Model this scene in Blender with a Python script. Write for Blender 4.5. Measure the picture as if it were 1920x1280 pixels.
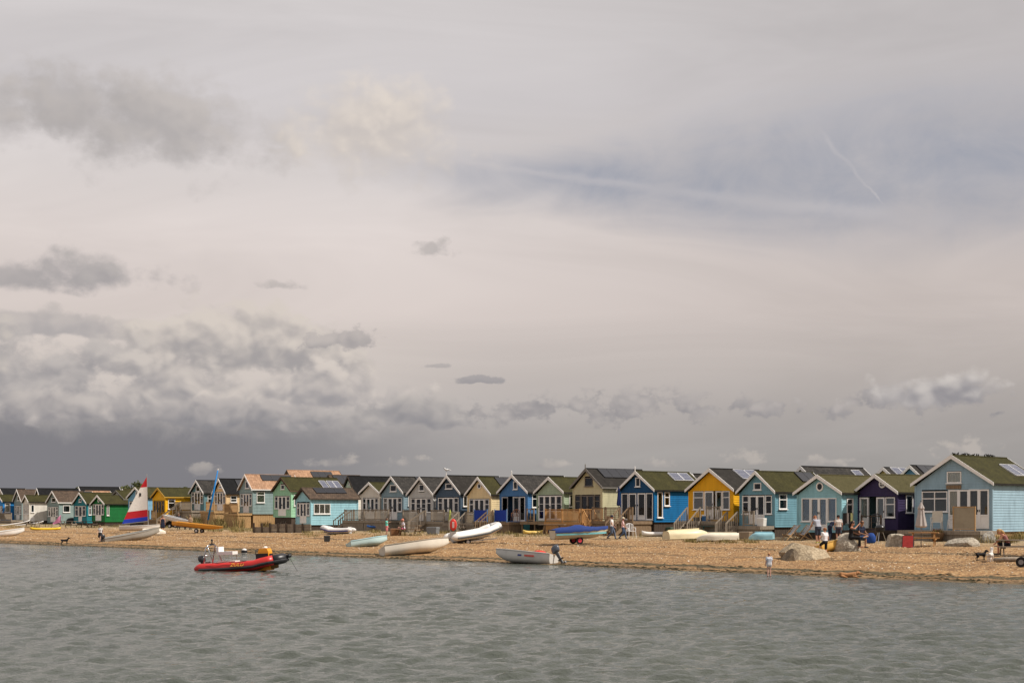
import bpy, bmesh, math, random
import numpy as np
from mathutils import Vector, Matrix, noise as mnoise
random.seed(7); np.random.seed(7)
for o in list(bpy.data.objects): bpy.data.objects.remove(o)
S = bpy.context.scene; COL = S.collection
R = math.radians
# ---------------------------------------------------------------- camera
F = 2667.0; CH = 2.4; HY = 960.0          # focal length in photo pixels, eye height, horizon row
cam = bpy.data.cameras.new('camera'); camo = bpy.data.objects.new('camera', cam); COL.objects.link(camo)
cam.sensor_width = 36; cam.lens = 36*F/1920; cam.shift_y = (HY-640)/1920
cam.clip_start = .1; cam.clip_end = 9000
camo.location = (0, 0, CH); camo.rotation_euler = (R(90), 0, 0); S.camera = camo
# ---------------------------------------------------------------- sun, exposure
SUN_AZ, SUN_EL = R(100), R(50)            # azimuth clockwise from +Y
sd = Vector((math.sin(SUN_AZ)*math.cos(SUN_EL), math.cos(SUN_AZ)*math.cos(SUN_EL), math.sin(SUN_EL)))
sun = bpy.data.lights.new('sun', 'SUN'); sun.energy = 5.0; sun.angle = R(1.2); sun.color = (1, .93, .84)
suno = bpy.data.objects.new('sun', sun); COL.objects.link(suno); suno.rotation_euler = sd.to_track_quat('Z', 'Y').to_euler()
S.view_settings.view_transform = 'Standard'; S.view_settings.look = 'None'
S.view_settings.exposure = 0; S.view_settings.gamma = 1; S.view_settings.use_curve_mapping = False
# ---------------------------------------------------------------- sky
def lin(c):
    return tuple(((v/255)/12.92 if v <= 10 else (((v/255)+.055)/1.055)**2.4) for v in c)
W = bpy.data.worlds.new('World'); S.world = W; W.use_nodes = True
wt = W.node_tree; wt.nodes.clear(); wl = wt.links
def sock(t, s, v):
    if isinstance(v, bpy.types.NodeSocket): t.links.new(v, s)
    else: s.default_value = v
def M_(t, op, a, b=0.0, c=0.0, clamp=False):
    n = t.nodes.new('ShaderNodeMath'); n.operation = op; n.use_clamp = clamp
    for i, v in enumerate((a, b, c)): sock(t, n.inputs[i], v)
    return n.outputs[0]
def wm(op, a, b=0.0, c=0.0, clamp=False): return M_(wt, op, a, b, c, clamp)
def add(a, b): return wm('ADD', a, b)
def sub(a, b): return wm('SUBTRACT', a, b)
def mul(a, b): return wm('MULTIPLY', a, b)
def sstep(x, e0, e1):
    n = wt.nodes.new('ShaderNodeMapRange'); n.interpolation_type = 'SMOOTHSTEP'
    rev = e0 > e1
    sock(wt, n.inputs[0], x); n.inputs[1].default_value = min(e0, e1); n.inputs[2].default_value = max(e0, e1)
    n.inputs[3].default_value = 1 if rev else 0; n.inputs[4].default_value = 0 if rev else 1
    return n.outputs[0]
def vec(a, b, c=0.0):
    n = wt.nodes.new('ShaderNodeCombineXYZ')
    for i, v in enumerate((a, b, c)): sock(wt, n.inputs[i], v)
    return n.outputs[0]
def wnoise(v, scale, detail=6, rough=.55, dist=0.0):
    n = wt.nodes.new('ShaderNodeTexNoise'); n.noise_dimensions = '2D'; wl.new(v, n.inputs['Vector']); n.inputs['Scale'].default_value = scale
    n.inputs['Detail'].default_value = detail; n.inputs['Roughness'].default_value = rough; n.inputs['Distortion'].default_value = dist
    return n.outputs[0]
def cmix(f, a, b):
    n = wt.nodes.new('ShaderNodeMix'); n.data_type = 'RGBA'; sock(wt, n.inputs[0], f)
    for i, v in ((6, a), (7, b)):
        if isinstance(v, bpy.types.NodeSocket): wl.new(v, n.inputs[i])
        else: n.inputs[i].default_value = (*lin(v), 1)
    return n.outputs[2]
tc = wt.nodes.new('ShaderNodeTexCoord'); sx = wt.nodes.new('ShaderNodeSeparateXYZ'); wl.new(tc.outputs['Generated'], sx.inputs[0])
AZ = wm('ARCTAN2', sx.outputs[0], sx.outputs[1]); EL = wm('MAXIMUM', wm('ARCSINE', sx.outputs[2]), 0.0)
def A(x): return math.atan((x-960)/F)
def E(y): return math.atan((HY-y)/F)
ramp = wt.nodes.new('ShaderNodeValToRGB'); wl.new(mul(EL, 1/1.6), ramp.inputs[0])
stops = [(0, (164, 161, 159)), (.03, (168, 164, 161)), (.06, (178, 172, 169)), (.10, (201, 192, 187)), (.14, (214, 203, 198)), (.185, (218, 208, 204)),
         (.23, (212, 205, 203)), (.28, (205, 200, 201)), (.34, (205, 200, 200)), (1.58, (196, 193, 195))]
el_ = ramp.color_ramp.elements
while len(el_) < len(stops): el_.new(.5)
for e, (p, c) in zip(el_, stops): e.position = p/1.6; e.color = (*lin(c), 1)
P2 = vec(AZ, EL); PS = vec(AZ, mul(EL, 1.45)); PW = vec(mul(AZ, .35), mul(EL, 1.6), .7)
big = wnoise(PW, 9, 4, .6, .6); med = wnoise(PS, 16, 5, .6, .3); fine = wnoise(PS, 42, 5, .62); vfine = wnoise(PS, 95, 4, .62)
warp = sub(add(mul(med, .7), mul(fine, .3)), .5); warps = sub(add(mul(fine, .6), mul(vfine, .4)), .5)
# clear sky behind the cloud sheet: physical sky, seen through the thin places
sky = wt.nodes.new('ShaderNodeTexSky'); sky.sky_type = 'NISHITA'; sky.sun_disc = False
sky.sun_elevation = SUN_EL; sky.sun_rotation = SUN_AZ; sky.air_density = 1.2; sky.dust_density = 2.5
skn = wt.nodes.new('ShaderNodeVectorMath'); skn.operation = 'SCALE'; wl.new(sky.outputs[0], skn.inputs[0]); skn.inputs['Scale'].default_value = .085
col = ramp.outputs[0]
# large soft variation of the cloud sheet
bv = wt.nodes.new('ShaderNodeVectorMath'); bv.operation = 'SCALE'; wl.new(col, bv.inputs[0]); sock(wt, bv.inputs['Scale'], mul(add(.875, mul(big, .30)), sub(1.0, mul(sstep(AZ, -.22, .42), .17))))
col = bv.outputs[0]
# broad soft blue-grey band where the sheet thins
bc = add(E(335), mul(sub(big, .5), .05)); bd = wm('ABSOLUTE', sub(EL, bc))
bw = add(.020, mul(sstep(AZ, A(900), A(1700)), .028))
band = mul(sstep(wm('DIVIDE', bd, bw), 1.5, .0), mul(sstep(AZ, A(560), A(1150)), sstep(AZ, 1.6, .7)))
band = mul(band, add(.80, mul(sub(med, .5), 1.2)))
col = cmix(mul(band, .78), col, (153, 157, 171)); col = cmix(mul(band, .12), col, skn.outputs[0])
# lumpy cumulus texture: rounded cells at three sizes, and the same field shifted towards the light for shading
def lobes(off):
    v = wt.nodes.new('ShaderNodeVectorMath'); v.operation = 'ADD'; wl.new(vec(AZ, mul(EL, 1.25), 3.1), v.inputs[0]); v.inputs[1].default_value = off
    w_ = wt.nodes.new('ShaderNodeVectorMath'); w_.operation = 'MULTIPLY_ADD'
    nz = wt.nodes.new('ShaderNodeTexNoise'); wl.new(v.outputs[0], nz.inputs['Vector']); nz.inputs['Scale'].default_value = 30; nz.inputs['Detail'].default_value = 2; nz.noise_dimensions = '2D'
    wl.new(nz.outputs['Color'], w_.inputs[0]); w_.inputs[1].default_value = (.022, .022, 0); wl.new(v.outputs[0], w_.inputs[2]); tot = None
    for sc, wt_ in ((17, .55), (41, .28), (100, .14)):
        vo = wt.nodes.new('ShaderNodeTexVoronoi'); vo.voronoi_dimensions = '2D'; vo.feature = 'SMOOTH_F1' if sc == 17 else 'F1'; vo.inputs['Scale'].default_value = sc; wl.new(w_.outputs[0], vo.inputs['Vector'])
        if sc == 17: vo.inputs['Smoothness'].default_value = .35
        q = mul(sub(.45, vo.outputs['Distance']), wt_); sm = q if sc == 41 else (add(sm, q) if sc == 100 else None); tot = q if tot is None else add(tot, q)
    return tot, sm
(L0, S0), (L1, S1) = lobes((0, 0, 0)), lobes((.004, .0085, 0)); shade = mul(sub(L0, L1), 4.2)
edge = add(mul(L0, 2.1), mul(warps, 1.5)); edge_s = add(mul(S0, 4.0), mul(sub(add(mul(vfine, .65), mul(fine, .35)), .5), 3.4))
def madd(a, b, c): return wm('MULTIPLY_ADD', a, b, c)
def dist(x, y, rx, ry):
    n = wt.nodes.new('ShaderNodeVectorMath'); n.operation = 'MULTIPLY_ADD'; wl.new(P2, n.inputs[0]); n.inputs[1].default_value = (F/rx, F/ry, 0); n.inputs[2].default_value = (-A(x)*F/rx, -E(y)*F/ry, 0)
    l = wt.nodes.new('ShaderNodeVectorMath'); l.operation = 'LENGTH'; wl.new(n.outputs[0], l.inputs[0]); return l.outputs['Value']
tone = madd(warps, .55, mul(shade, .7))
def cloud(col, x, y, rx, ry, c_lo, c_hi, alpha=.95, soft=.25, k=1.0, flat=1.7):
    e = madd(EL, F/ry, -E(y)*F/ry); b = sub(1.0, dist(x, y, rx, ry))
    if flat > 1.2: b = wm('MINIMUM', b, madd(e, flat, 1.05))
    m = mul(sstep(madd(edge_s if rx < 130 else edge, k, b), 0.0, soft), alpha)
    return cmix(m, col, cmix(sstep(madd(e, .75, tone), -.75, .95), c_lo, c_hi))
def cloud_row(col, items, yc, h, c_lo, c_hi, alpha, soft, k):
    d = None
    for q in items: l = dist(*q); d = l if d is None else wm('MINIMUM', d, l)
    b = madd(edge_s, k, sub(1.0, d)); e = madd(EL, F/h, -E(yc)*F/h)
    return cmix(mul(sstep(b, 0.0, soft), alpha), col, cmix(sstep(madd(e, .6, madd(b, .35, tone)), -.5, 1.1), c_lo, c_hi))
G1, G2 = (172, 167, 166), (192, 185, 181)
col = cloud(col, 310, 248, 265, 108, G1, G2, .85, .95, .62, 1.1); col = cloud(col, 130, 225, 150, 75, G1, (184, 178, 176), .7, .9, .6, 1.1); col = cloud(col, -20, 250, 135, 100, G1, G2, .8, .9, .6, 1.1)
col = cloud(col, 690, 245, 215, 98, (200, 192, 187), (226, 215, 204), .85, .85, .55, 1.1)
col = cloud(col, 190, 532, 145, 46, (158, 154, 156), (180, 174, 172), .92, .8, .8); col = cloud(col, 10, 545, 131, 36, (160, 156, 157), (176, 170, 169), .85, .8, .7)
col = cloud(col, 803, 466, 48, 23, (178, 172, 170), (190, 183, 179), .75, .95, .75); col = cloud(col, 530, 541, 55, 12, (176, 170, 168), (186, 179, 175), .7, .9, .6); col = cloud(col, 895, 713, 46, 9, (152, 149, 152), (164, 159, 160), .85, .5, .6); col = cloud(col, 815, 686, 30, 7, (165, 160, 160), (172, 167, 166), .7, .5, .6)
# low deck to the left, darkest under the bank
low = mul(sstep(add(EL, mul(warp, .04)), E(760), E(835)), sstep(AZ, A(1150), A(350))); low = mul(low, sstep(AZ, -2.6, -1.2))
glow = mul(sstep(wm('ABSOLUTE', sub(EL, E(690))), .05, .0), mul(sstep(AZ, A(950), A(450)), sstep(AZ, -2.6, -1.2)))
col = cmix(mul(glow, .4), col, (221, 210, 201))
col = cmix(mul(low, .9), col, (122, 121, 127))
for q in ((90, 632, 190, 32, (172, 167, 167), (194, 186, 182)), (460, 668, 270, 88, (158, 154, 155), (214, 204, 195)), (640, 640, 85, 26, (160, 155, 156), (190, 182, 178)), (90, 725, 190, 92, (150, 147, 150), (192, 185, 181)),
          (330, 745, 210, 72, (150, 147, 150), (206, 197, 190)), (580, 745, 200, 58, (152, 149, 152), (214, 204, 196)), (170, 775, 220, 42, (136, 134, 139), (196, 188, 183)), (480, 785, 260, 36, (134, 133, 138), (184, 177, 174)), (760, 782, 200, 38, (142, 140, 144), (190, 183, 178)),
          (-200, 705, 220, 95, (150, 147, 150), (204, 195, 187)), (-650, 705, 330, 90, (149, 146, 149), (202, 192, 186))):
    col = cloud(col, *q[:4], q[4], q[5], .9, .5, .78, 1.8)
MIDROW = [(1000, 768, 95, 24), (1200, 760, 150, 34), (1300, 768, 70, 18), (1425, 766, 75, 17), (1740, 748, 78, 32), (1632, 753, 48, 19), (1565, 776, 42, 11), (890, 770, 50, 26), (1870, 784, 30, 7), (2080, 760, 120, 30), (2500, 755, 180, 36)]
LOWROW = [(610, 868, 62, 13), (1030, 871, 48, 12), (1240, 869, 42, 11), (1395, 857, 55, 19), (1555, 868, 55, 11), (375, 880, 32, 11), (755, 867, 45, 11), (1800, 848, 60, 16), (2150, 855, 140, 18)]
col = cloud_row(col, MIDROW, 762, 30, (146, 143, 146), (182, 175, 172), .85, .8, .95)
col = cloud(col, 1742, 748, 131, 42, (148, 145, 149), (206, 199, 194), .9, .5, .7, 1.6)
col = cloud_row(col, LOWROW, 866, 16, (158, 153, 152), (194, 185, 177), .6, .85, 1.0)
def trail(col, x0, y0, x1, y1, wpx, alpha):
    a0, e0, a1, e1 = A(x0), E(y0), A(x1), E(y1); L = math.hypot(a1-a0, e1-e0); ux, uy = (a1-a0)/L, (e1-e0)/L
    da = sub(AZ, a0); de = sub(EL, e0)
    t = wm('DIVIDE', add(mul(da, ux), mul(de, uy)), L)
    d = wm('ABSOLUTE', add(add(mul(da, -uy), mul(de, ux)), mul(sub(fine, .5), .006)))
    wd = mul(add(.35, t), wpx/F)
    m = mul(sstep(wm('DIVIDE', d, wd), 1.3, 0), mul(sstep(t, 0, .12), sstep(t, 1, .75)))
    return cmix(mul(m, mul(alpha, sstep(med, .25, .62))), col, (205, 199, 199))
col = trail(col, 780, 290, 1900, 452, 15, .33); col = trail(col, 1660, 405, 1528, 250, 5, .4)
fin = wt.nodes.new('ShaderNodeVectorMath'); fin.operation = 'SCALE'; wl.new(col, fin.inputs[0]); fin.inputs['Scale'].default_value = 10.0
bg = wt.nodes.new('ShaderNodeBackground'); wl.new(fin.outputs[0], bg.inputs[0]); bg.inputs[1].default_value = .1
wo = wt.nodes.new('ShaderNodeOutputWorld'); wl.new(bg.outputs[0], wo.inputs[0])
W.cycles.sampling_method = 'MANUAL'; W.cycles.sample_map_resolution = 512
# ---------------------------------------------------------------- materials
MATS = {}
def newmat(name):
    m = bpy.data.materials.new(name); m.use_nodes = True; t = m.node_tree
    return m, t, t.nodes['Principled BSDF']
def tnoise(t, v, scale, detail=4, rough=.55):
    n = t.nodes.new('ShaderNodeTexNoise'); n.inputs['Scale'].default_value = scale; n.inputs['Detail'].default_value = detail; n.inputs['Roughness'].default_value = rough
    if v is not None: t.links.new(v, n.inputs['Vector'])
    return n.outputs[0]
def tramp(t, f, stops):
    n = t.nodes.new('ShaderNodeValToRGB'); t.links.new(f, n.inputs[0]); e = n.color_ramp.elements
    while len(e) < len(stops): e.new(.5)
    for q, (p, c) in zip(e, stops): q.position = p; q.color = (*c, 1)
    return n.outputs[0]
def tmix(t, f, a, b, mode='MIX'):
    n = t.nodes.new('ShaderNodeMix'); n.data_type = 'RGBA'; n.blend_type = mode; sock(t, n.inputs[0], f)
    for i, v in ((6, a), (7, b)):
        if isinstance(v, bpy.types.NodeSocket): t.links.new(v, n.inputs[i])
        else: n.inputs[i].default_value = (*v, 1)
    return n.outputs[2]
def objco(t):
    return t.nodes.new('ShaderNodeTexCoord').outputs['Object']
def scaled(t, v, s):
    n = t.nodes.new('ShaderNodeMapping'); n.inputs['Scale'].default_value = s; t.links.new(v, n.inputs[0]); return n.outputs[0]
def bump(t, b, h, strength, dist):
    n = t.nodes.new('ShaderNodeBump'); n.inputs['Strength'].default_value = strength; n.inputs['Distance'].default_value = dist
    t.links.new(h, n.inputs['Height']); t.links.new(n.outputs[0], b.inputs['Normal'])
def mat(rgb, rough=.75, var=.16, scale=2.5, bmp=.0, metal=0.0, grain=None):
    """painted / plain surface: base colour with weathering noise"""
    key = (tuple(round(c, 3) for c in rgb), rough, var, scale, bmp, metal, grain)
    if key in MATS: return MATS[key]
    m, t, b = newmat('surface_%d' % len(MATS)); v = objco(t)
    if grain: v = scaled(t, v, grain)
    n1 = tnoise(t, v, scale, 6, .6)
    dark = tuple(c*(1-var*1.6) for c in rgb); lite = tuple(min(1, c*(1+var)) for c in rgb)
    c = tramp(t, n1, [(.25, dark), (.5, rgb), (.78, lite)])
    t.links.new(c, b.inputs['Base Color']); b.inputs['Roughness'].default_value = rough; b.inputs['Metallic'].default_value = metal
    if rough > .5: b.inputs['Specular IOR Level'].default_value = .25
    if bmp: bump(t, b, tnoise(t, v, scale*6, 4), bmp, .02)
    MATS[key] = m; return m
def sp(r, g, b, k=.82):       # albedo from a sunlit colour seen in the photo
    return tuple(min(.86, v*k) for v in lin((r, g, b)))
def roofmat(kind):
    if kind in MATS: return MATS[kind]
    m, t, b = newmat('roof_'+kind); v = objco(t)
    if kind == 'moss':
        n = tnoise(t, v, 1.3, 8, .65); n2 = tnoise(t, v, 9, 5, .6)
        c = tramp(t, n, [(.3, (.022, .020, .010)), (.5, (.040, .038, .014)), (.72, (.065, .058, .020))])
        c = tmix(t, .45, c, tramp(t, n2, [(.3, (.014, .013, .008)), (.7, (.075, .068, .026))]))
        h = n2
    elif kind == 'olive':
        n = tnoise(t, v, 2, 8, .65); n2 = tnoise(t, v, 12, 5, .6)
        c = tmix(t, .5, tramp(t, n, [(.3, (.050, .045, .019)), (.7, (.088, .078, .036))]), tramp(t, n2, [(.3, (.03, .027, .013)), (.7, (.11, .095, .045))]))
        h = n2
    elif kind in ('tan', 'brown', 'slate'):
        s = t.nodes.new('ShaderNodeSeparateXYZ'); t.links.new(v, s.inputs[0]); cb = t.nodes.new('ShaderNodeCombineXYZ')
        t.links.new(s.outputs[1], cb.inputs[0]); t.links.new(s.outputs[2], cb.inputs[1])
        k = t.nodes.new('ShaderNodeTexBrick'); t.links.new(cb.outputs[0], k.inputs[0]); k.inputs['Scale'].default_value = 1
        k.inputs['Brick Width'].default_value = .22; k.inputs['Row Height'].default_value = .13; k.inputs['Mortar Size'].default_value = .008
        pal = {'tan': ((.50, .31, .20), (.36, .21, .13), (.2, .12, .08)), 'brown': ((.13, .092, .068), (.085, .064, .05), (.04, .03, .024)), 'slate': ((.062, .057, .053), (.038, .036, .034), (.02, .02, .02))}[kind]
        for i, c_ in zip(('Color1', 'Color2', 'Mortar'), pal): k.inputs[i].default_value = (*c_, 1)
        n = tnoise(t, v, 1.5, 6, .6)
        c = tmix(t, 1.0, k.outputs[0], tramp(t, n, [(.3, (.7, .7, .7)), (.7, (1.1, 1.08, 1.05))]), 'MULTIPLY'); h = k.outputs[1]
    else:
        n = tnoise(t, v, 3, 8, .65)
        base = (.014, .014, .015) if kind == 'black' else (.030, .027, .024)
        c = tramp(t, n, [(.25, tuple(x*.6 for x in base)), (.55, base), (.8, tuple(x*1.7 for x in base))]); h = n
    t.links.new(c, b.inputs['Base Color']); b.inputs['Roughness'].default_value = .95; b.inputs['Specular IOR Level'].default_value = .12; bump(t, b, h, .5, .02)
    MATS[kind] = m; return m
def glass():
    if 'glass' in MATS: return MATS['glass']
    m = bpy.data.materials.new('window_glass'); m.use_nodes = True; t = m.node_tree; t.nodes.clear()
    o = t.nodes.new('ShaderNodeOutputMaterial'); mx = t.nodes.new('ShaderNodeMixShader'); tr = t.nodes.new('ShaderNodeBsdfTransparent')
    gl = t.nodes.new('ShaderNodeBsdfGlossy'); fr = t.nodes.new('ShaderNodeFresnel'); fr.inputs[0].default_value = 1.5
    tr.inputs[0].default_value = (.93, .95, .94, 1); gl.inputs['Roughness'].default_value = .03
    t.links.new(M_(t, 'MULTIPLY', fr.outputs[0], 2.0, clamp=True), mx.inputs[0]); t.links.new(tr.outputs[0], mx.inputs[1]); t.links.new(gl.outputs[0], mx.inputs[2]); t.links.new(mx.outputs[0], o.inputs[0])
    MATS['glass'] = m; return m
def panelmat(kind):
    k = 'panel_'+kind
    if k in MATS: return MATS[k]
    m, t, b = newmat('solar_'+kind); v = objco(t)
    ck = t.nodes.new('ShaderNodeTexBrick'); t.links.new(v, ck.inputs[0]); ck.offset = 0; ck.inputs['Scale'].default_value = 1
    ck.inputs['Brick Width'].default_value = .16; ck.inputs['Row Height'].default_value = .16; ck.inputs['Mortar Size'].default_value = .012
    a, g = ((.012, .013, .018), (.02, .02, .025)) if kind == 'black' else ((.05, .055, .10), (.30, .31, .34))
    for i, c_ in (('Color1', a), ('Color2', a), ('Mortar', g)): ck.inputs[i].default_value = (*c_, 1)
    t.links.new(ck.outputs[0], b.inputs['Base Color']); b.inputs['Roughness'].default_value = .28 if kind != 'black' else .4
    MATS[k] = m; return m
WHITE = mat((.84, .82, .79), .5, .05); WOOD = mat((.23, .16, .10), .85, .3, 3, .3, grain=(6, 6, 1)); OLDWOOD = mat((.28, .235, .185), .9, .3, 3, .3, grain=(6, 6, 1))
ORANGEWOOD = mat((.44, .235, .09), .8, .22, 3, .2, grain=(6, 6, 1)); DARKWOOD = mat((.075, .055, .042), .9, .3, 3, .3, grain=(6, 6, 1)); TANWOOD = mat((.46, .29, .14), .85, .22, 3, .2, grain=(6, 6, 1))
BLACK = mat((.012, .012, .014), .5, .2); GREY = mat((.25, .25, .26), .6, .1); STEEL = mat((.55, .56, .57), .3, .05, metal=1.0); RUBBER = mat((.02, .02, .022), .8, .2)
CREAMCLOTH = mat((.62, .57, .48), .9, .08, 6); NET = mat((.80, .79, .75), .95, .12, 9, grain=(9, 9, .6)); INTERIOR = mat((.16, .13, .10), .9, .2)
# ---------------------------------------------------------------- mesh helpers
class MB:
    def __init__(s): s.v = []; s.f = []; s.m = []
    def add(s, vs, fs, mi=0):
        b = len(s.v); s.v += [tuple(p) for p in vs]; s.f += [tuple(b+i for i in f) for f in fs]; s.m += [mi]*len(fs); return s
    def box(s, x0, x1, y0, y1, z0, z1, mi=0):
        return s.add([(x, y, z) for z in (z0, z1) for y in (y0, y1) for x in (x0, x1)], [(0, 2, 3, 1), (4, 5, 7, 6), (0, 1, 5, 4), (1, 3, 7, 5), (3, 2, 6, 7), (2, 0, 4, 6)], mi)
    def beam(s, p0, p1, w, h=None, mi=0, up=(0, 0, 1)):
        h = w if h is None else h; p0 = Vector(p0); p1 = Vector(p1); d = (p1-p0).normalized(); u = Vector(up)
        if abs(d.dot(u)) > .97: u = Vector((0, 1, 0))
        a = d.cross(u).normalized()*(w/2); b = a.cross(d).normalized()*(h/2)
        vs = [p+i*a+j*b for p in (p0, p1) for i, j in ((-1, -1), (1, -1), (1, 1), (-1, 1))]
        return s.add(vs, [(0, 1, 2, 3), (7, 6, 5, 4), (0, 4, 5, 1), (1, 5, 6, 2), (2, 6, 7, 3), (3, 7, 4, 0)], mi)
    def loft(s, rings, mi=0, closed=True, cap=True):
        n = len(rings[0]); vs = [p for r in rings for p in r]; fs = []
        for i in range(len(rings)-1):
            for j in range(n if closed else n-1):
                k = (j+1) % n; fs.append((i*n+j, i*n+k, (i+1)*n+k, (i+1)*n+j))
        if cap: fs.append(tuple(range(n))[::-1]); fs.append(tuple((len(rings)-1)*n+j for j in range(n)))
        return s.add(vs, fs, mi)
    def tube(s, pts, r, n=8, mi=0, cap=True):
        pts = [Vector(p) for p in pts]; rs = r if isinstance(r, (list, tuple)) else [r]*len(pts); rings = []; a = None
        for i, p in enumerate(pts):
            d = (pts[min(i+1, len(pts)-1)]-pts[max(i-1, 0)]).normalized()
            if a is None: a = d.orthogonal().normalized()
            a = (a-d*a.dot(d)).normalized(); b = d.cross(a)
            rings.append([p+(a*math.cos(2*math.pi*k/n)+b*math.sin(2*math.pi*k/n))*rs[i] for k in range(n)])
        return s.loft(rings, mi, True, cap)
    def ball(s, c, r, mi=0, n=10, m=6):
        rr = r if isinstance(r, (tuple, list)) else (r, r, r); rings = []
        for i in range(1, m):
            th = math.pi*i/m; rings.append([(c[0]+rr[0]*math.sin(th)*math.cos(2*math.pi*k/n), c[1]+rr[1]*math.sin(th)*math.sin(2*math.pi*k/n), c[2]-rr[2]*math.cos(th)) for k in range(n)])
        return s.loft(rings, mi)
    def build(s, name, mats, parent=None, smooth=False, loc=None):
        me = bpy.data.meshes.new(name); me.from_pydata(s.v, [], s.f)
        for q in (mats if isinstance(mats, (list, tuple)) else [mats]): me.materials.append(q)
        me.polygons.foreach_set('material_index', s.m); me.update()
        bm = bmesh.new(); bm.from_mesh(me); bmesh.ops.recalc_face_normals(bm, faces=bm.faces); bm.to_mesh(me); bm.free()
        if smooth: me.polygons.foreach_set('use_smooth', [True]*len(me.polygons))
        return link(name, me, parent, loc)
def link(name, me, parent=None, loc=None):
    o = bpy.data.objects.new(name, me); COL.objects.link(o)
    if parent is not None: o.parent = parent
    if loc is not None: o.location = loc
    return o
def tag(o, label, cat, group=None, kind=None):
    o['label'] = label; o['category'] = cat
    if group: o['group'] = group
    if kind: o['kind'] = kind
    return o
def thing(name, label, cat, loc, rz=0, group=None):
    o = bpy.data.objects.new(name, None); COL.objects.link(o); o.location = loc; o.rotation_euler = (0, 0, rz); o.empty_display_size = .2
    return tag(o, label, cat, group)
# ---------------------------------------------------------------- terrain
SR = Vector((17.07, 47.4)); SDIR = Vector((-.670, .742)); SN = Vector((.742, .670))
KD = [-90, -40, -6, 0, 3, 12, 20, 28, 40, 80, 125, 160]; KZ = [-5, -2.6, -.42, 0, .13, .42, .62, .78, .95, 1.0, .7, -1.5]
def shore_d(x, y):
    d = (x-SR.x)*SN.x+(y-SR.y)*SN.y; t = (x-SR.x)*SDIR.x+(y-SR.y)*SDIR.y
    return d+.35*np.sin(t*.16+.6)+.2*np.sin(t*.43)
def gz(x, y):
    d = shore_d(np.asarray(x, float), np.asarray(y, float))
    z = np.interp(d, KD, KZ)
    w = np.clip(d/6, 0, 1)
    return z+w*(.035*np.sin(x*.9+y*.5)*np.sin(y*.7-x*.3)+.02*np.sin(x*2.3)*np.sin(y*1.9))
def at(px, py):
    """where the ray through a photo pixel meets the ground (or the water)"""
    dx, dz = (px-960)/F, (HY-py)/F; lo = 15.0
    Y = np.arange(15, 400, .05); zz = CH+dz*Y; g = np.maximum(gz(dx*Y, Y), 0.0)
    i = int(np.argmax(zz <= g)); Yv = float(Y[i])
    return Vector((dx*Yv, Yv, float(g[i])))
def ptY(px, py, Y): return Vector(((px-960)/F*Y, Y, CH+(HY-py)/F*Y))
ts = np.arange(-60, 300, .6); ds = np.concatenate([np.arange(-90, -8, 6), np.arange(-8, 46, .4), np.arange(46, 162, 6)])
T, D_ = np.meshgrid(ts, ds); gx = SR.x+T*SDIR.x+D_*SN.x; gy = SR.y+T*SDIR.y+D_*SN.y; g_z = gz(gx, gy)
g_z += np.where((D_ > .5) & (D_ < 34), np.random.normal(0, .012, gx.shape), 0)
nr, nc = gx.shape; vs = np.stack([gx, gy, g_z], -1).reshape(-1, 3)
idx = np.arange(nr*nc).reshape(nr, nc); fs = np.stack([idx[:-1, :-1], idx[:-1, 1:], idx[1:, 1:], idx[1:, :-1]], -1).reshape(-1, 4)
me = bpy.data.meshes.new('beach'); me.from_pydata(vs.tolist(), [], fs.tolist())
at_ = me.attributes.new('shore', 'FLOAT', 'POINT'); at_.data.foreach_set('value', shore_d(vs[:, 0], vs[:, 1]))
me.polygons.foreach_set('use_smooth', [True]*len(me.polygons))
bm_, t, b = newmat('shingle'); v = objco(t)
vo = t.nodes.new('ShaderNodeTexVoronoi'); vo.inputs['Scale'].default_value = 9; t.links.new(v, vo.inputs['Vector'])
sepc = t.nodes.new('ShaderNodeSeparateColor'); t.links.new(vo.outputs['Color'], sepc.inputs[0])
peb = tramp(t, sepc.outputs[0], [(0, (.10, .06, .03)), (.3, (.28, .165, .08)), (.6, (.42, .265, .135)), (.85, (.60, .44, .27)), (1, (.80, .70, .55))])
n1 = tnoise(t, v, .35, 6, .6); n2 = tnoise(t, v, 2.6, 7, .72)
peb = tmix(t, .5, peb, tramp(t, n2, [(.32, (.13, .075, .035)), (.5, (.40, .25, .125)), (.68, (.66, .48, .29))]))
peb = tmix(t, 1.0, peb, tramp(t, n1, [(.3, (.50, .42, .29)), (.7, (.90, .77, .56))]), 'MULTIPLY')
an = t.nodes.new('ShaderNodeAttribute'); an.attribute_name = 'shore'; sh = an.outputs['Fac']
def tm(op, a, b=0.0, c=0.0, clamp=False): return M_(t, op, a, b, c, clamp)
shw = tm('ADD', sh, tm('MULTIPLY', tm('SUBTRACT', n1, .5), 2.2))
def bandm(c0, w, thr, sc, seed):
    d = tm('DIVIDE', tm('ABSOLUTE', tm('SUBTRACT', shw, c0)), w); mk = tm('SUBTRACT', 1.0, d, clamp=True)
    ns = tnoise(t, scaled(t, v, (1, 1, 1)), sc, 6, .7)
    return tm('MULTIPLY', tm('GREATER_THAN', tm('ADD', mk, tm('MULTIPLY', tm('SUBTRACT', ns, .5), 1.9)), thr), tm('GREATER_THAN', mk, .02))
weedc = tramp(t, n2, [(.3, (.028, .024, .010)), (.7, (.075, .062, .022))]); dryweed = tramp(t, n2, [(.3, (.07, .045, .02)), (.7, (.15, .10, .045))])
c = tmix(t, tm('MULTIPLY', bandm(14.5, 2.4, .78, 1.6, 0), .85), peb, dryweed)
c = tmix(t, tm('MULTIPLY', bandm(8.2, 1.3, .80, 2.2, 0), .7), c, dryweed)
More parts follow.
